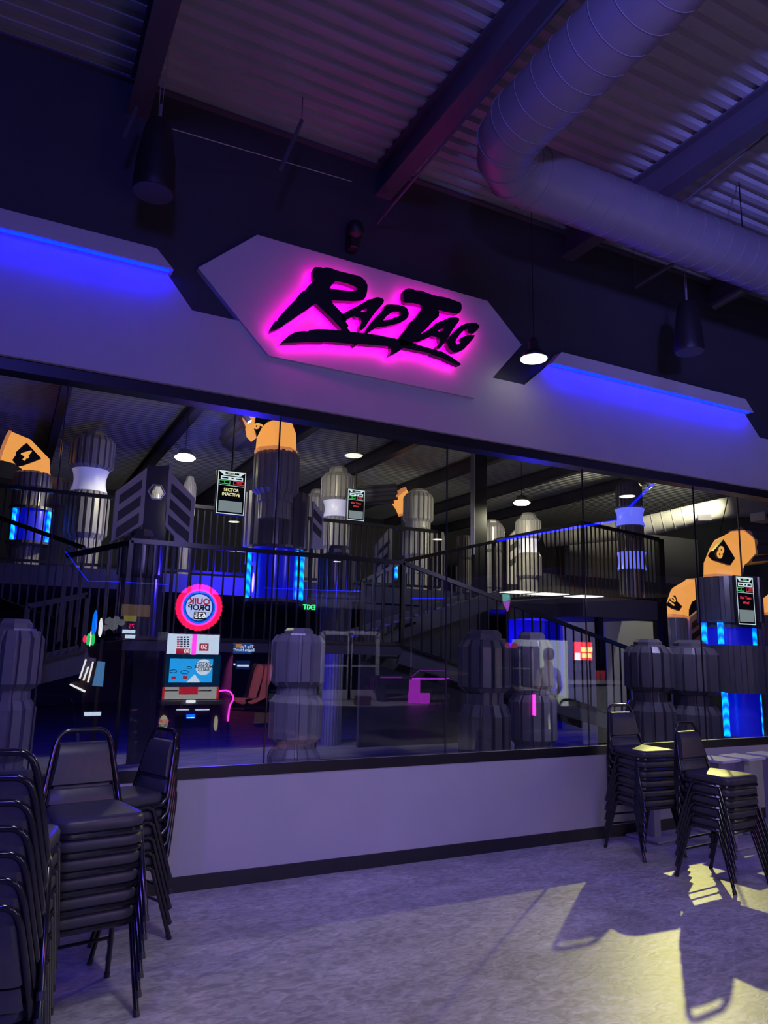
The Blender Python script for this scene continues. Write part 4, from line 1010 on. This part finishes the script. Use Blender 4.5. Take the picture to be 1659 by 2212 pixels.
for r_ in range(5):
    for c_ in range(4):
        mq.use(INKR if c_ == 0 else INK); fpanel(mq, 382 + c_ * 7, 1375 + r_ * 5, 387 + c_ * 7, 1378 + r_ * 5, V, 0.003, 0.012)
mq.use(PALEW); ftext(mq, '90', 403, 1407, V, 9, 0.018); ftext(mq, '50', 440, 1398, V, 10, 0.018)
part(mq, 'marquee', None, q)
s_ = MB().use(glow('bezel_blue', (0.0, 0.10, 0.30), 1.6)); fpanel(s_, 358, 1414, 476, 1482, V, 0.006, 0.004)
s_.use(SKY); fpanel(s_, 366, 1423, 459, 1474, V, 0.004, 0.012)
s_.use(PALE)
o = mir(439, 1441, V); kk = pxm(439, 1441, V)
s_.prism([o + Vector((17 * kk * math.cos(2 * math.pi * j / 32), 0.018, 17 * kk * math.sin(2 * math.pi * j / 32))) for j in range(32)], (0, 0.003, 0))
s_.prism([mir(402, 1474, V) + Vector((0, .018, 0)), mir(420, 1456, V) + Vector((0, .018, 0)), mir(432, 1474, V) + Vector((0, .018, 0))], (0, 0.003, 0))
s_.use(INK)
for i, ln in enumerate(('CATCH', 'MULTIPLE', 'BALLS')): ftext(s_, ln, 439, 1434 + 6.5 * i, V, 6.2, 0.024, 1.1, 0.02)
for ex, ey, er in ((398, 1452, 8), (374, 1450, 7), (408, 1442, 5)):
    o = mir(ex, ey, V); s_.tube([o + Vector((er * kk * math.cos(2 * math.pi * j / 20), 0.02, er * 0.45 * kk * math.sin(2 * math.pi * j / 20))) for j in range(20)], 0.004, 4, closed=True)
s_.use(INKR); fpanel(s_, 394, 1460, 404, 1466, V, 0.003, 0.018); fpanel(s_, 370, 1461, 379, 1467, V, 0.003, 0.018)
part(s_, 'screen', None, q)
p_ = MB().use(glow('tray_grey', (0.55, 0.56, 0.55), 5.0)); fpanel(p_, 352, 1484, 472, 1510, V, 0.006, 0.006)
p_.use(INKR); fpanel(p_, 386, 1484, 427, 1500, V, 0.006, 0.014); fpanel(p_, 350, 1484, 355, 1510, V, 0.006, 0.012); fpanel(p_, 467, 1484, 472, 1510, V, 0.006, 0.012)
p_.use(SCK); fpanel(p_, 354, 1491, 385, 1493, V, 0.004, 0.014); fpanel(p_, 428, 1491, 456, 1493, V, 0.004, 0.014)
part(p_, 'play_tray', None, q)
sh = MB(); a, b = mir(344, 1513, V), mir(477, 1520, V); sh.span((a.x, a.y - 0.1, b.z), (b.x, a.y + 0.16, a.z), 0.01); part(sh, 'shelf', mat('shelf_grey', (0.6, 0.6, 0.62), 0.35, var=0.03), q)
bt = MB().use(PALEW); fpanel(bt, 402, 1512, 422, 1518, V - 0.17, 0.006, 0.002); part(bt, 'start_button', None, q)
lo = MB().use(SCK); fpanel(lo, 378, 1545, 452, 1572, V, 0.004, 0.006); lo.use(PALE); fpanel(lo, 381, 1532, 408, 1534, V, 0.004, 0.010); fpanel(lo, 421, 1532, 452, 1534, V, 0.004, 0.010)
lo.use(CYB); fpanel(lo, 402, 1543, 421, 1552, V, 0.004, 0.012); lo.use(PALEW); fpanel(lo, 404, 1549, 419, 1551, V, 0.004, 0.018)
part(lo, 'coin_door', None, q)
for ex in (353, 466):
    o = mir(ex, 1562, V - 0.04); w_ = 9 if ex < 400 else 4
    stk = MB().use(glow('sticker_cream', (0.9, 0.85, 0.55), 3.2)); stk.prism([o + Vector((w_ * kk * math.cos(2 * math.pi * j / 28), 0, 16 * kk * math.sin(2 * math.pi * j / 28))) for j in range(28)], (0, 0.01, 0))
    if ex < 400:
        stk.use(INKR).text('QUIK', o + Vector((0, 0.014, 0.025)), RT, UPZ, 0.062, 0.001, 0, 0.9, 0.02).use(INK).text('DROP', o + Vector((0, 0.014, -0.03)), RT, UPZ, 0.055, 0.001, 0, 0.9, 0.02)
    part(stk, 'oval_sticker', None, q)
    sd = MB(); a = mir(ex, 1540, V - 0.03); sd.span((a.x - 0.06, a.y - 0.55, 0), (a.x + 0.06, a.y - 0.005, a.z + 0.12)); part(sd, 'side_fin', CABP, q)

# dark ticket game seen from its side, front to the left
V = 5.9
g = thing('ticket_game', 'dark brown arcade cabinet seen side-on with a pale blue side window and lit front ledge', 'arcade machine', mir(225, 1600, V))
prof = [mir(x, y, V) for x, y in ((187, 1395), (275, 1381), (270, 1600), (176, 1600), (178, 1497), (152, 1482), (153, 1474), (172, 1470))]
prof[2].z = prof[3].z = 0.0
part(MB().prism(prof, (0, -0.7, 0)), 'body', CABB, g)
w2 = MB().use(glow('window_blue', (0.12, 0.35, 0.75), 5.0)); P = [mir(x, y, V) + Vector((0, 0.004, 0)) for x, y in ((211, 1428), (227, 1430), (222, 1483), (199, 1481))]
w2.prism(P, (0, 0.006, 0)); part(w2, 'side_window', None, g, label='pale blue lit side window')
for (x0, y0, x1, y1) in ((186, 1424, 172, 1466), (201, 1429, 190, 1474), (191, 1440, 180, 1470)):
    part(MB().tube([mir(x0, y0, V - 0.03), mir(x1, y1, V - 0.03)], 0.012, 6), 'light_strip', PALEW, g)
part(MB().tube([mir(151, 1478, V - 0.05), mir(184, 1494, V - 0.05)], 0.014, 6), 'lit_ledge', PALEW, g)
sl = MB().use(PALE); fpanel(sl, 182, 1538, 218, 1546, V, 0.006, 0.004); part(sl, 'ticket_slot', None, g)
for (x, y0, y1, rr, mt_) in ((207, 1318, 1370, 5, CYB), (219, 1335, 1376, 4, PALEW), (184, 1372, 1388, 4, RED), (192, 1368, 1394, 4, glow('bulb_green', (0.02, 0.8, 0.15), 8)), (202, 1368, 1394, 4, glow('bulb_green', (0.02, 0.8, 0.15), 8)), (197, 1362, 1396, 2, PALEW)):
    a, b = mir(x, y0, V - 0.02), mir(x, y1, V - 0.02); rad = rr * pxm(x, y0, V); hh = a.z - b.z
    part(MB().lathe([(rad * 0.4, b.z), (rad, b.z + hh * 0.2), (rad, b.z + hh * 0.7), (rad * 0.3, a.z)], (a.x, a.y, 0), 12), 'topper_lamp', mt_, g, 60)
V = 6.3
g = thing('ramp_game', 'sloping lane arcade game behind the brown cabinet with a red number display', 'arcade machine', mir(290, 1600, V))
P = [mir(x, y, V) for x, y in ((268, 1480), (268, 1440), (305, 1372), (322, 1372), (280, 1480))]
part(MB().prism(P, (0, -0.6, 0)), 'lane', mat('lane_grey', (0.35, 0.36, 0.36), 0.4, var=0.05), g)
P = [mir(x, y, V) for x, y in ((262, 1600), (262, 1480), (300, 1400), (322, 1376), (326, 1600))]
P[0].z = P[-1].z = 0
part(MB().prism(P, (0, -0.7, 0)), 'body', CABD, g)
hd = MB().use(SCK); fpanel(hd, 262, 1342, 294, 1382, V, 0.05, -0.05); hd.use(RED); ftext(hd, '75', 284, 1353, V, 10, 0.01); hd.use(PALE); fpanel(hd, 264, 1360, 292, 1368, V, 0.004, 0.006); fpanel(hd, 270, 1371, 292, 1379, V, 0.004, 0.006)
part(hd, 'score_board', None, g)
ct = MB().use(glow('topper_tan', (0.55, 0.34, 0.10), 1.2)); fpanel(ct, 263, 1306, 324, 1332, V, 0.03, -0.03); ct.use(glow('topper_yellow', (0.8, 0.7, 0.08), 1.8)); fpanel(ct, 268, 1330, 295, 1342, V, 0.03, -0.02); part(ct, 'topper', None, g)
cl = MB().use(glow('cloud_white', (0.55, 0.6, 0.7), 1.4))
for x, y, rr in ((236, 1342, 10), (252, 1338, 8), (262, 1345, 8), (244, 1352, 11), (228, 1356, 7)):
    cl.lathe([(0.001, -rr * kk), (rr * kk * 0.8, -rr * kk * 0.6), (rr * kk, 0), (rr * kk * 0.8, rr * kk * 0.6), (0.001, rr * kk)], mir(x, y, V - 0.1), 12)
part(cl, 'cloud_topper', None, g, 60)

# sit-down racing game with pink neon edge
V = 6.4
g = thing('racing_game', 'sit-down racing arcade game with two pink-lit bucket seats and a pink neon edge', 'arcade machine', mir(530, 1580, V))
b_ = MB(); fbox(b_, 478, 1392, 500, 1560, V, 0.9, 0.0); part(b_, 'screen_tower', CABP, g)
b_ = MB(); P = [mir(x, y, V) for x, y in ((492, 1535), (545, 1538), (590, 1540), (590, 1590), (490, 1590))]; P[3].z = P[4].z = 0
part(MB().prism(P, (0, -0.7, 0)), 'platform', mat('platform_brown', (0.10, 0.03, 0.03), 0.4, var=0.05), g)
part(MB().tube([mir(x, y, V - 0.05) for x, y in ((470, 1493), (488, 1491), (498, 1495), (504, 1504), (503, 1513), (496, 1525), (494, 1540), (492, 1558))], 0.014, 6), 'neon_edge', PINK, g)
SEATM = mat('seat_pink', (0.85, 0.42, 0.48), 0.45, var=0.06)
for dx in (0, 20):
    P = [mir(x + dx, y, V - 0.02) for x, y in ((542, 1502), (549, 1470), (557, 1440), (564, 1434), (570, 1440), (566, 1465), (558, 1490), (553, 1508), (525, 1522), (508, 1516), (512, 1508), (535, 1510))]
    part(MB().prism(P, (0, -0.12, 0)), 'bucket_seat', SEATM, g)
    part(MB().prism([p + Vector((0, -0.13, 0)) for p in P], (0, -0.2, 0)), 'seat_shell', CABD, g)
light('seat_fill', 'SPOT', mir(540, 1300, V - 0.9), mir(552, 1475, V), (1.0, 0.45, 0.52), 700, 0.02, 40)  # unseen pink spot added so the seats show in the glass
s_ = MB().use(glow('plate_tan', (0.25, 0.14, 0.08), 1.0)); fpanel(s_, 549, 1540, 580, 1562, V - 0.02, 0.006, 0.002); part(s_, 'plate', None, g)
V = 8.0
g = thing('redemption_kiosk', 'dark kiosk with a blue sign reading The Fun Begins Here', 'kiosk', mir(540, 1560, V))
b_ = MB(); fbox(b_, 500, 1384, 582, 1565, V, 0.6, 0.0); part(b_, 'body', CABD, g)
s_ = MB().use(glow('kiosk_blue', (0.01, 0.10, 0.45), 4.0)); fpanel(s_, 503, 1389, 544, 1412, V, 0.006, 0.004); s_.use(glow('kiosk_orange', (0.9, 0.35, 0.05), 5)); fpanel(s_, 509, 1391, 521, 1399, V, 0.004, 0.012)
s_.use(PALE); ftext(s_, 'The Fun', 533, 1397, V, 6.5, 0.014); ftext(s_, 'Begins Here!!!', 526, 1404, V, 6.5, 0.014, 0.95); part(s_, 'sign', None, g)
s_ = MB().use(glow('kiosk_blue2', (0.01, 0.04, 0.25), 3.0)); fpanel(s_, 509, 1427, 540, 1446, V, 0.006, 0.004); s_.use(PALE); fpanel(s_, 512, 1436, 537, 1440, V, 0.004, 0.012); fpanel(s_, 504, 1433, 508, 1437, V, 0.004, 0.012); part(s_, 'screen', None, g)

# entrance doors and the far wall
V = 15.6
far = mir(700, 1400, V).y
struct(MB().span((X0, far - 0.25, 2.75), (X1, far - 0.05, ZD)), 'wall_entrance', ADARK)
DFR = mat('door_aluminium', (0.42, 0.41, 0.44), 0.4, var=0.04)
for i, (x0, x1) in enumerate(((697, 750), (757, 812))):
    d = thing('entrance_door', ('grey framed glass entrance door under the exit sign', 'grey framed glass side panel beside the entrance door')[i], 'door', mir((x0 + x1) / 2, 1530, V), 'entrance doors', 'thing')
    b_ = MB()
    a, b = mir(x0, 1365, V), mir(x1, 1530, V)
    for xx in (a.x, b.x): b_.span((xx - 0.06, far - 0.06, 0), (xx + 0.06, far + 0.06, a.z))
    b_.span((a.x, far - 0.06, a.z - 0.08), (b.x, far + 0.06, a.z + 0.04)).span((a.x, far - 0.04, 0.98), (b.x, far + 0.04, 1.04))
    part(b_, 'door_frame', DFR, d)
    part(MB().span((a.x + 0.06, far - 0.02, 0.02), (b.x - 0.06, far + 0.03, 0.30)), 'kick_plate', DFR, d)
    part(MB().span((a.x + 0.06, far - 0.006, 0.3), (b.x - 0.06, far + 0.006, a.z - 0.08)), 'pane', mat('night_glass', (0.01, 0.01, 0.02), 0.05, var=0), d)
light('door_fill', 'SPOT', mir(740, 1190, V - 2.5), mir(745, 1450, V), (0.75, 0.72, 1.0), 1500, 0.03, 70)  # unseen spot added so the door frames show in the glass
e_ = thing('exit_sign', 'green lit EXIT sign on the wall over the entrance door', 'sign', mir(668, 1312, V - 0.3))
t_ = MB().use(FRAMEK); fpanel(t_, 656, 1305, 681, 1320, V - 0.3, 0.05, -0.05); t_.use(glow('exit_green', (0.02, 1.0, 0.16), 26)); ftext(t_, 'EXIT', 668, 1312, V - 0.3, 11, 0.008, 0.95, 0.025); part(t_, 'housing', None, e_)
for ex in (650, 687):
    part(MB().lathe([(0.001, -0.06), (0.05, -0.03), (0.06, 0.02), (0.001, 0.06)], mir(ex, 1313, V - 0.3), 12), 'lamp_head', FRAMEK, e_)
bx = MB(); fbox(bx, 778, 1504, 801, 1533, 13.5, 0.4, 0.0); solo(bx, 'waste_bin', mat('bin_brown', (0.22, 0.10, 0.07), 0.6, var=0.05), 'brown square bin standing by the entrance door', 'bin')
# blue light lines of the far fascia
for i, pl_ in enumerate((((140, 1190), (190, 1255), (258, 1257)), ((272, 1258), (362, 1263)), ((570, 1270), (780, 1278)), ((890, 1293), (958, 1293), (972, 1278)))):
    strip(('blue LED line on the far fascia with a rising end at left', 'short blue LED line on the far fascia above the arcade machines', 'long blue LED line on the far fascia over the entrance', 'blue LED line on the far fascia with a rising end at right')[i], [mir(x, y, 15.2) for x, y in pl_], 0.014, mt=glow('led_far', (0.0, 0.01, 1.0), 11.0))
vb = [onz(1075, 1168, 3.6), onz(1330, 1125, 3.6), onz(1422, 1034, 4.4)]
strip('blue LED line over the snack counter, bending up at its near end', [Vector((p.x, 2 * GL - p.y, p.z)) for p in vb], 0.02, mt=glow('led_far2', (0.0, 0.004, 1.0), 14.0))

# pink-lit tables
V = 14.0
def neon_table(label, x0, x1, yt, legs, V, mt_top, mt_leg):
    a, b = mir(x0, yt, V), mir(x1, yt, V)
    r = thing('neon_table', label, 'table', (a.x, a.y, 0), 'neon-lit game tables')
    part(MB().span((a.x, a.y - 0.9, a.z - 0.06), (b.x, a.y, a.z + 0.01)), 'tabletop', CABD, r)
    part(MB().span((a.x, a.y, a.z - 0.05), (b.x, a.y + 0.012, a.z - 0.01)), 'edge_light', mt_top, r)
    for x, wd in legs:
        c = mir(x, yt, V); w_ = wd * pxm(x, yt, V) / 2
        part(MB().span((c.x - w_, c.y - 0.5, 0), (c.x + w_, c.y - 0.02, a.z - 0.06)), 'leg', mt_leg, r)
    return r
NP = glow('neon_purple', (0.62, 0.04, 1.0), 9.0); NPL = glow('neon_purple_dim', (0.6, 0.03, 0.8), 4.0)
nt_ = neon_table('game table with glowing purple-pink edge and legs', 890, 972, 1464, [(905, 8)], V, NP, NPL)
for x0, y0, x1, y1 in ((882, 1495, 899, 1517), (907, 1497, 924, 1521)):
    a, b = mir(x0, y0, V), mir(x1, y1, V); part(MB().span((a.x, a.y, b.z if b.z > 0 else 0.0), (b.x, a.y + 0.12, a.z)), 'foot', NPL, nt_)
a, b = mir(893, 1463, V), mir(968, 1449, V)
part(MB().tube([Vector((a.x, a.y - 0.1, a.z)), Vector((a.x + 0.25, a.y - 0.1, b.z)), Vector((b.x, a.y - 0.1, b.z)), Vector((b.x, a.y - 0.1, a.z))], 0.012, 6), 'rim', glow('neon_purple_thin', (0.4, 0.03, 0.7), 3.0), nt_)
neon_table('low side table with a thin purple lit edge', 822, 892, 1461, [(833, 5)], V + 0.6, glow('neon_purple_thin', (0.4, 0.03, 0.7), 3.0), CABD)
part_ = MB().tube([mir(889, 1330, V), mir(888, 1462, V)], 0.02, 6); solo(part_, 'steel_pole', mat('pole_violet', (0.3, 0.2, 0.4), 0.4), 'thin pole standing beside the glowing game table', 'pole')
b_ = MB(); fbox(b_, 972, 1452, 1012, 1458, 11.0, 0.8); 
hb = thing('high_table', 'wooden topped round-edge high table left of the snack counter', 'table', mir(990, 1520, 11.0))
part(b_, 'tabletop', mat('wood_top', (0.45, 0.28, 0.12), 0.4, var=0.2, scale=12), hb); b_ = MB(); fbox(b_, 984, 1458, 996, 1520, 11.0, 0.3, 0.0); part(b_, 'post', CABD, hb)
bc = copy_thing(chair0, (mir(950, 1500, 12.5).x, mir(950, 1500, 12.5).y, 0), 2.6, 'single black chair standing in front of the glowing game table')
bc['group'] = 'loose chairs'
# reflected pendant lamps
for i, (x, y, dia, lab) in enumerate(((764, 984, .25, 'pendant lamp with a white lit underside, high in the middle pane'), (1355, 1072, .25, 'pendant lamp with a white lit underside, seen over the collared tower at right'),
        (505, 1127, .24, 'pendant lamp seen just under the SECTOR INACTIVE screen'), (728, 1213, .24, 'pendant lamp seen over the domed capsule under the middle tower'),
        (945, 1165, .24, 'pendant lamp seen right of the dark lit-edged tower'), (375, 1192, .24, 'pendant lamp seen under the left chevron panels'))):
    p = onz(x, y, 4.12); pendant(Vector((p.x, 2 * GL - p.y, 4.12)), lab, 'pendant lamps of the arcade room', LAMPR, dia=dia)

# snack counter with soffit, soda machine and a person
V0 = 3.4
sf = thing('counter_soffit', 'low soffit with three lit panels over the snack counter', 'soffit', mir(1190, 1285, 4.4))
a, b = mir(1088, 1285, 4.4), mir(1310, 1285, 4.4); sz = mir(1190, 1283, 4.4).z
part(MB().span((a.x, -6.4, sz), (b.x + 0.6, -3.0, sz + 0.28)), 'box', mat('soffit_grey', (0.30, 0.27, 0.26), 0.6, var=0.04), sf)
PNL = glow('ceiling_panel', (1.0, 0.98, 0.90), 12.0)
for x0, x1 in ((1098, 1140), (1158, 1212), (1238, 1284)):
    p, q2 = mir(x0, 1285, 4.4), mir(x1, 1285, 4.4)
    part(MB().span((p.x, -4.50, sz - 0.012), (q2.x, -4.05, sz - 0.002)), 'light_panel', PNL, sf)
ctr = thing('snack_counter', 'dark snack counter with a pale top edge', 'counter', mir(1140, 1500, V0))
a, b = mir(1086, 1493, V0), mir(1192, 1500, V0)
part(MB().span((a.x, a.y - 0.6, a.z - 0.05), (b.x, a.y, a.z)), 'worktop', mat('counter_top', (0.55, 0.52, 0.55), 0.3, var=0.04), ctr)
part(MB().span((a.x + 0.03, a.y - 0.55, 0), (b.x - 0.03, a.y - 0.05, a.z - 0.05)), 'cabinet', CABD, ctr)
p = mir(1155, 1505, V0 - 0.01); part(MB().span((p.x - 0.02, a.y - 0.02, a.z - 0.34), (p.x + 0.02, a.y + 0.004, a.z - 0.05)), 'pink_light', PINK, ctr)
ww = thing('popcorn_warmer', 'glass food warmer with a red top standing on the snack counter', 'food warmer', mir(1125, 1490, V0 + 0.3))
a, b = mir(1102, 1400, V0 + 0.3), mir(1150, 1490, V0 + 0.3)
zb = mir(1086, 1493, V0).z
fr_ = MB()
for xx in (a.x, b.x):
    for yy in (a.y, a.y - 0.3): fr_.span((xx - 0.012, yy - 0.012, zb), (xx + 0.012, yy + 0.012, a.z))
fr_.span((a.x, a.y - 0.3, zb), (b.x, a.y, zb + 0.03)); fr_.span((a.x, a.y - 0.3, (zb + a.z) / 2 - .008), (b.x, a.y, (zb + a.z) / 2 + .008)); part(fr_, 'frame', STEEL, ww)
part(MB().span((a.x - 0.01, a.y - 0.12, a.z), (a.x + 0.14, a.y + 0.01, a.z + 0.08), 0.02), 'red_top', glow('warmer_red', (0.7, 0.05, 0.06), 2.2), ww)
x_ = MB(); fbox(x_, 1128, 1382, 1168, 1396, V0 + 0.5, 0.25); part(x_, 'lamp_box', glow('lamp_box', (0.45, 0.5, 0.6), 2.4), ww)
wb_ = MB(); fbox(wb_, 1170, 1383, 1226, 1492, V0 + 1.95, 0.05, 0.0); solo(wb_, 'menu_panel', glow('menu_panel', (0.50, 0.55, 0.50), 4.0), 'tall pale lit panel behind the person at the counter', 'panel')
V = V0 + 2.2
so = thing('soda_machine', 'black soda machine with a bright red and yellow screen', 'drink dispenser', mir(1260, 1480, V))
b_ = MB(); fbox(b_, 1226, 1384, 1300, 1432, V, 0.5); fbox(b_, 1226, 1432, 1300, 1472, V - 0.001 + 0.3, 0.2); part(b_, 'body', SPEAK, so)
s_ = MB().use(glow('soda_red', (1.0, 0.03, 0.03), 11)); fpanel(s_, 1240, 1387, 1278, 1426, V, 0.006, 0.004); s_.use(glow('soda_yellow', (1.0, 0.72, 0.2), 13)); fpanel(s_, 1254, 1398, 1278, 1408, V, 0.004, 0.012); fpanel(s_, 1256, 1411, 1276, 1421, V, 0.004, 0.012)
s_.use(PALEW); fpanel(s_, 1241, 1410, 1252, 1426, V, 0.004, 0.012); part(s_, 'screen', None, so)
n_ = MB()
for x in (1238, 1250, 1262, 1274): fpanel(n_, x, 1434, x + 4, 1448, V, 0.05, 0.0)
part(n_, 'nozzles', STEEL, so)
bcn = thing('back_counter', 'pale back counter under the soda machine', 'counter', mir(1290, 1530, V))
b_ = MB(); fbox(b_, 1236, 1470, 1346, 1478, V - 0.1, 0.7); part(b_, 'worktop', mat('counter_pale', (0.6, 0.58, 0.62), 0.3, var=0.03, emit=(0.4, 0.38, 0.5), strength=0.0), bcn)
b_ = MB(); fbox(b_, 1290, 1482, 1338, 1534, V - 0.05, 0.6, 0.0); part(b_, 'tiled_front', mat('tile_pale', (0.45, 0.45, 0.48), 0.4, var=0.04), bcn)
b_ = MB(); fbox(b_, 1246, 1484, 1286, 1534, V - 0.05, 0.6, 0.0); part(b_, 'cabinet', mat('cab_grey', (0.22, 0.21, 0.26), 0.5, var=0.04), bcn)
cu = MB(); 
for i, (x, wd, mt_) in enumerate(((1308, 5, RED), (1319, 5, RED))):
    o = mir(x, 1462, V - 0.1); k_ = pxm(x, 1462, V)
    solo(MB().lathe([(4 * k_, 0), (5.5 * k_, 20 * k_)], (o.x, o.y - 0.2, mir(1290, 1470, V - 0.1).z), 14), 'paper_cup_stack', glow('cup_red', (0.6, 0.05, 0.08), 1.5), 'red stack of paper cups right of the soda machine, %s one' % ('left' if i == 0 else 'right'), 'cups', 'red cup stacks')
ns = MB().use(glow('neon_teal', (0.25, 0.8, 0.75), 4)); P = [mir(x, y, 5.0) for x, y in ((1084, 1280), (1100, 1274), (1101, 1296), (1086, 1300))]; ns.prism(P, (0, 0.01, 0)); ns.use(glow('neon_violet', (0.6, 0.1, 0.9), 5)); ns.prism([mir(x, y, 5.0) for x, y in ((1086, 1301), (1101, 1297), (1100, 1306), (1096, 1322))], (0, 0.01, 0))
solo(ns, 'neon_sign', None, 'small teal and violet glowing sign at the left end of the soffit', 'sign')
light('counter_fill', 'SPOT', (7.3, -2.5, sz - 0.1), (7.8, -4.2, 1.15), (1.0, 0.97, 0.92), 650, 0.02, 75, 0.5)  # unseen spot added to brighten the person's back and the counter

# a person at the counter, back to the glass
def person(X, Y, hgt, facing):
    S = hgt / 1.72
    J = {'pelvis': (0, 0, .93), 'spine': (0, .01, 1.10), 'chest': (0, .015, 1.28), 'neck': (0, .0, 1.44), 'head0': (0, .01, 1.52), 'head1': (0, .015, 1.62), 'head2': (0, .01, 1.70)}
    rad = {'pelvis': (.145, .105), 'spine': (.135, .10), 'chest': (.155, .105), 'neck': (.058, .058), 'head0': (.068, .078), 'head1': (.080, .095), 'head2': (.058, .070)}
    E_ = [('pelvis', 'spine'), ('spine', 'chest'), ('chest', 'neck'), ('neck', 'head0'), ('head0', 'head1'), ('head1', 'head2')]
    for s, t in ((-1, 'l'), (1, 'r')):
        J.update({'sh' + t: (s * .175, 0, 1.36), 'el' + t: (s * .235, -.01, 1.10), 'wr' + t: (s * .215, .14, .93), 'pa' + t: (s * .20, .21, .90)})
        rad.update({'sh' + t: (.062, .062), 'el' + t: (.044, .044), 'wr' + t: (.030, .028), 'pa' + t: (.034, .020)})
        E_ += [('chest', 'sh' + t), ('sh' + t, 'el' + t), ('el' + t, 'wr' + t), ('wr' + t, 'pa' + t)]
        for i_, dx in enumerate((-.026, -.009, .009, .026)):
            ln = (.055, .07, .065, .05)[i_]
            J.update({'f%d%s' % (i_, t): (s * .20 + dx, .24 + ln * .4, .892), 'g%d%s' % (i_, t): (s * .20 + dx, .24 + ln * .8, .875)})
            rad.update({'f%d%s' % (i_, t): (.010, .010), 'g%d%s' % (i_, t): (.008, .008)}); E_ += [('pa' + t, 'f%d%s' % (i_, t)), ('f%d%s' % (i_, t), 'g%d%s' % (i_, t))]
        J.update({'th' + t: (s * .20 - s * .045, .215, .89)}); rad['th' + t] = (.010, .010); E_.append(('pa' + t, 'th' + t))
        J.update({'hi' + t: (s * .095, 0, .86), 'kn' + t: (s * .105, .02, .48), 'an' + t: (s * .11, -.02, .09), 'to' + t: (s * .12, .13, .035)})
        rad.update({'hi' + t: (.095, .095), 'kn' + t: (.060, .062), 'an' + t: (.042, .045), 'to' + t: (.042, .03)})
        E_ += [('pelvis', 'hi' + t), ('hi' + t, 'kn' + t), ('kn' + t, 'an' + t), ('an' + t, 'to' + t)]
    ks = list(J); me = bpy.data.meshes.new('p'); me.from_pydata([Vector(J[k_]) * S for k_ in ks], [(ks.index(a), ks.index(b)) for a, b in E_], [])
    ob = bpy.data.objects.new('p', me); COL.objects.link(ob)
    md = ob.modifiers.new('s', 'SKIN'); sk = me.skin_vertices[0].data if me.skin_vertices else None
    if sk is None:
        bpy.context.view_layer.objects.active = ob
        bpy.ops.object.modifier_remove(modifier='s'); ob.modifiers.clear(); bpy.ops.object.modifier_add(type='SKIN'); sk = me.skin_vertices[0].data
    for i, k_ in enumerate(ks): sk[i].radius = [q * S for q in rad[k_]]; sk[i].use_root = (k_ == 'pelvis')
    ob.modifiers.new('u', 'SUBSURF').levels = 2
    dg = bpy.context.evaluated_depsgraph_get(); dg.update()
    m2 = bpy.data.meshes.new_from_object(ob.evaluated_get(dg)); bpy.data.objects.remove(ob)
    return m2, S
m2, S_ = person(0, 0, 1.64, 0)
pp = mir(1184, 1405, 3.95)
SKIN = mat('skin', (0.42, 0.26, 0.19), 0.5, var=0.05); SHIRT = mat('cream_shirt', (0.78, 0.74, 0.66), 0.7, var=0.05); HAIR = mat('dark_hair', (0.03, 0.02, 0.018), 0.5, var=0.2, scale=40); JEANS = mat('dark_trousers', (0.03, 0.03, 0.05), 0.8, var=0.1)
for q_ in (SKIN, SHIRT, JEANS): m2.materials.append(q_)
for pl3 in m2.polygons:
    c = pl3.center / S_
    pl3.material_index = 2 if c.z < 0.92 and abs(c.x) < .19 and c.y < .13 or c.z < 0.8 else (1 if (0.9 <= c.z < 1.44 and (abs(c.x) < .19 or c.z > 1.12)) else 0)
    pl3.use_smooth = True
pr_ = thing('person', 'person with dark hair in a cream shirt standing at the counter, back turned', 'person', (pp.x, pp.y, 0))
bo = bpy.data.objects.new('body', m2); COL.objects.link(bo); bo.parent = pr_
hm = MB().lathe([(0.001, 1.728), (0.045, 1.722), (0.078, 1.69), (0.090, 1.64), (0.086, 1.585), (0.072, 1.55), (0.060, 1.545)], (0, -0.014, 0), 20)
hm.v = [Vector((p.x * S_, p.y * S_, p.z * S_)) for p in hm.v]
me = bpy.data.meshes.new('hair'); me.from_pydata([tuple(p) for p in hm.v], [], hm.f); me.materials.append(HAIR); me.polygons.foreach_set('use_smooth', [True] * len(me.polygons))
ho = bpy.data.objects.new('hair', me); COL.objects.link(ho); ho.parent = pr_
face = MB()
face.lathe([(0.001, -0.012), (0.010, -0.006), (0.014, 0.008), (0.004, 0.022)], (0, 0.105, 1.605), 8)
for s in (-1, 1):
    face.lathe([(0.001, -0.028), (0.014, -0.014), (0.016, 0.010), (0.001, 0.028)], (s * 0.082, -0.005, 1.61), 8)
face.v = [p * S_ for p in face.v]
me = bpy.data.meshes.new('nose_and_ears'); me.from_pydata([tuple(p) for p in face.v], [], face.f); me.materials.append(SKIN)
fo = bpy.data.objects.new('nose_and_ears', me); COL.objects.link(fo); fo.parent = pr_
pr_.rotation_euler = (0, 0, math.pi)
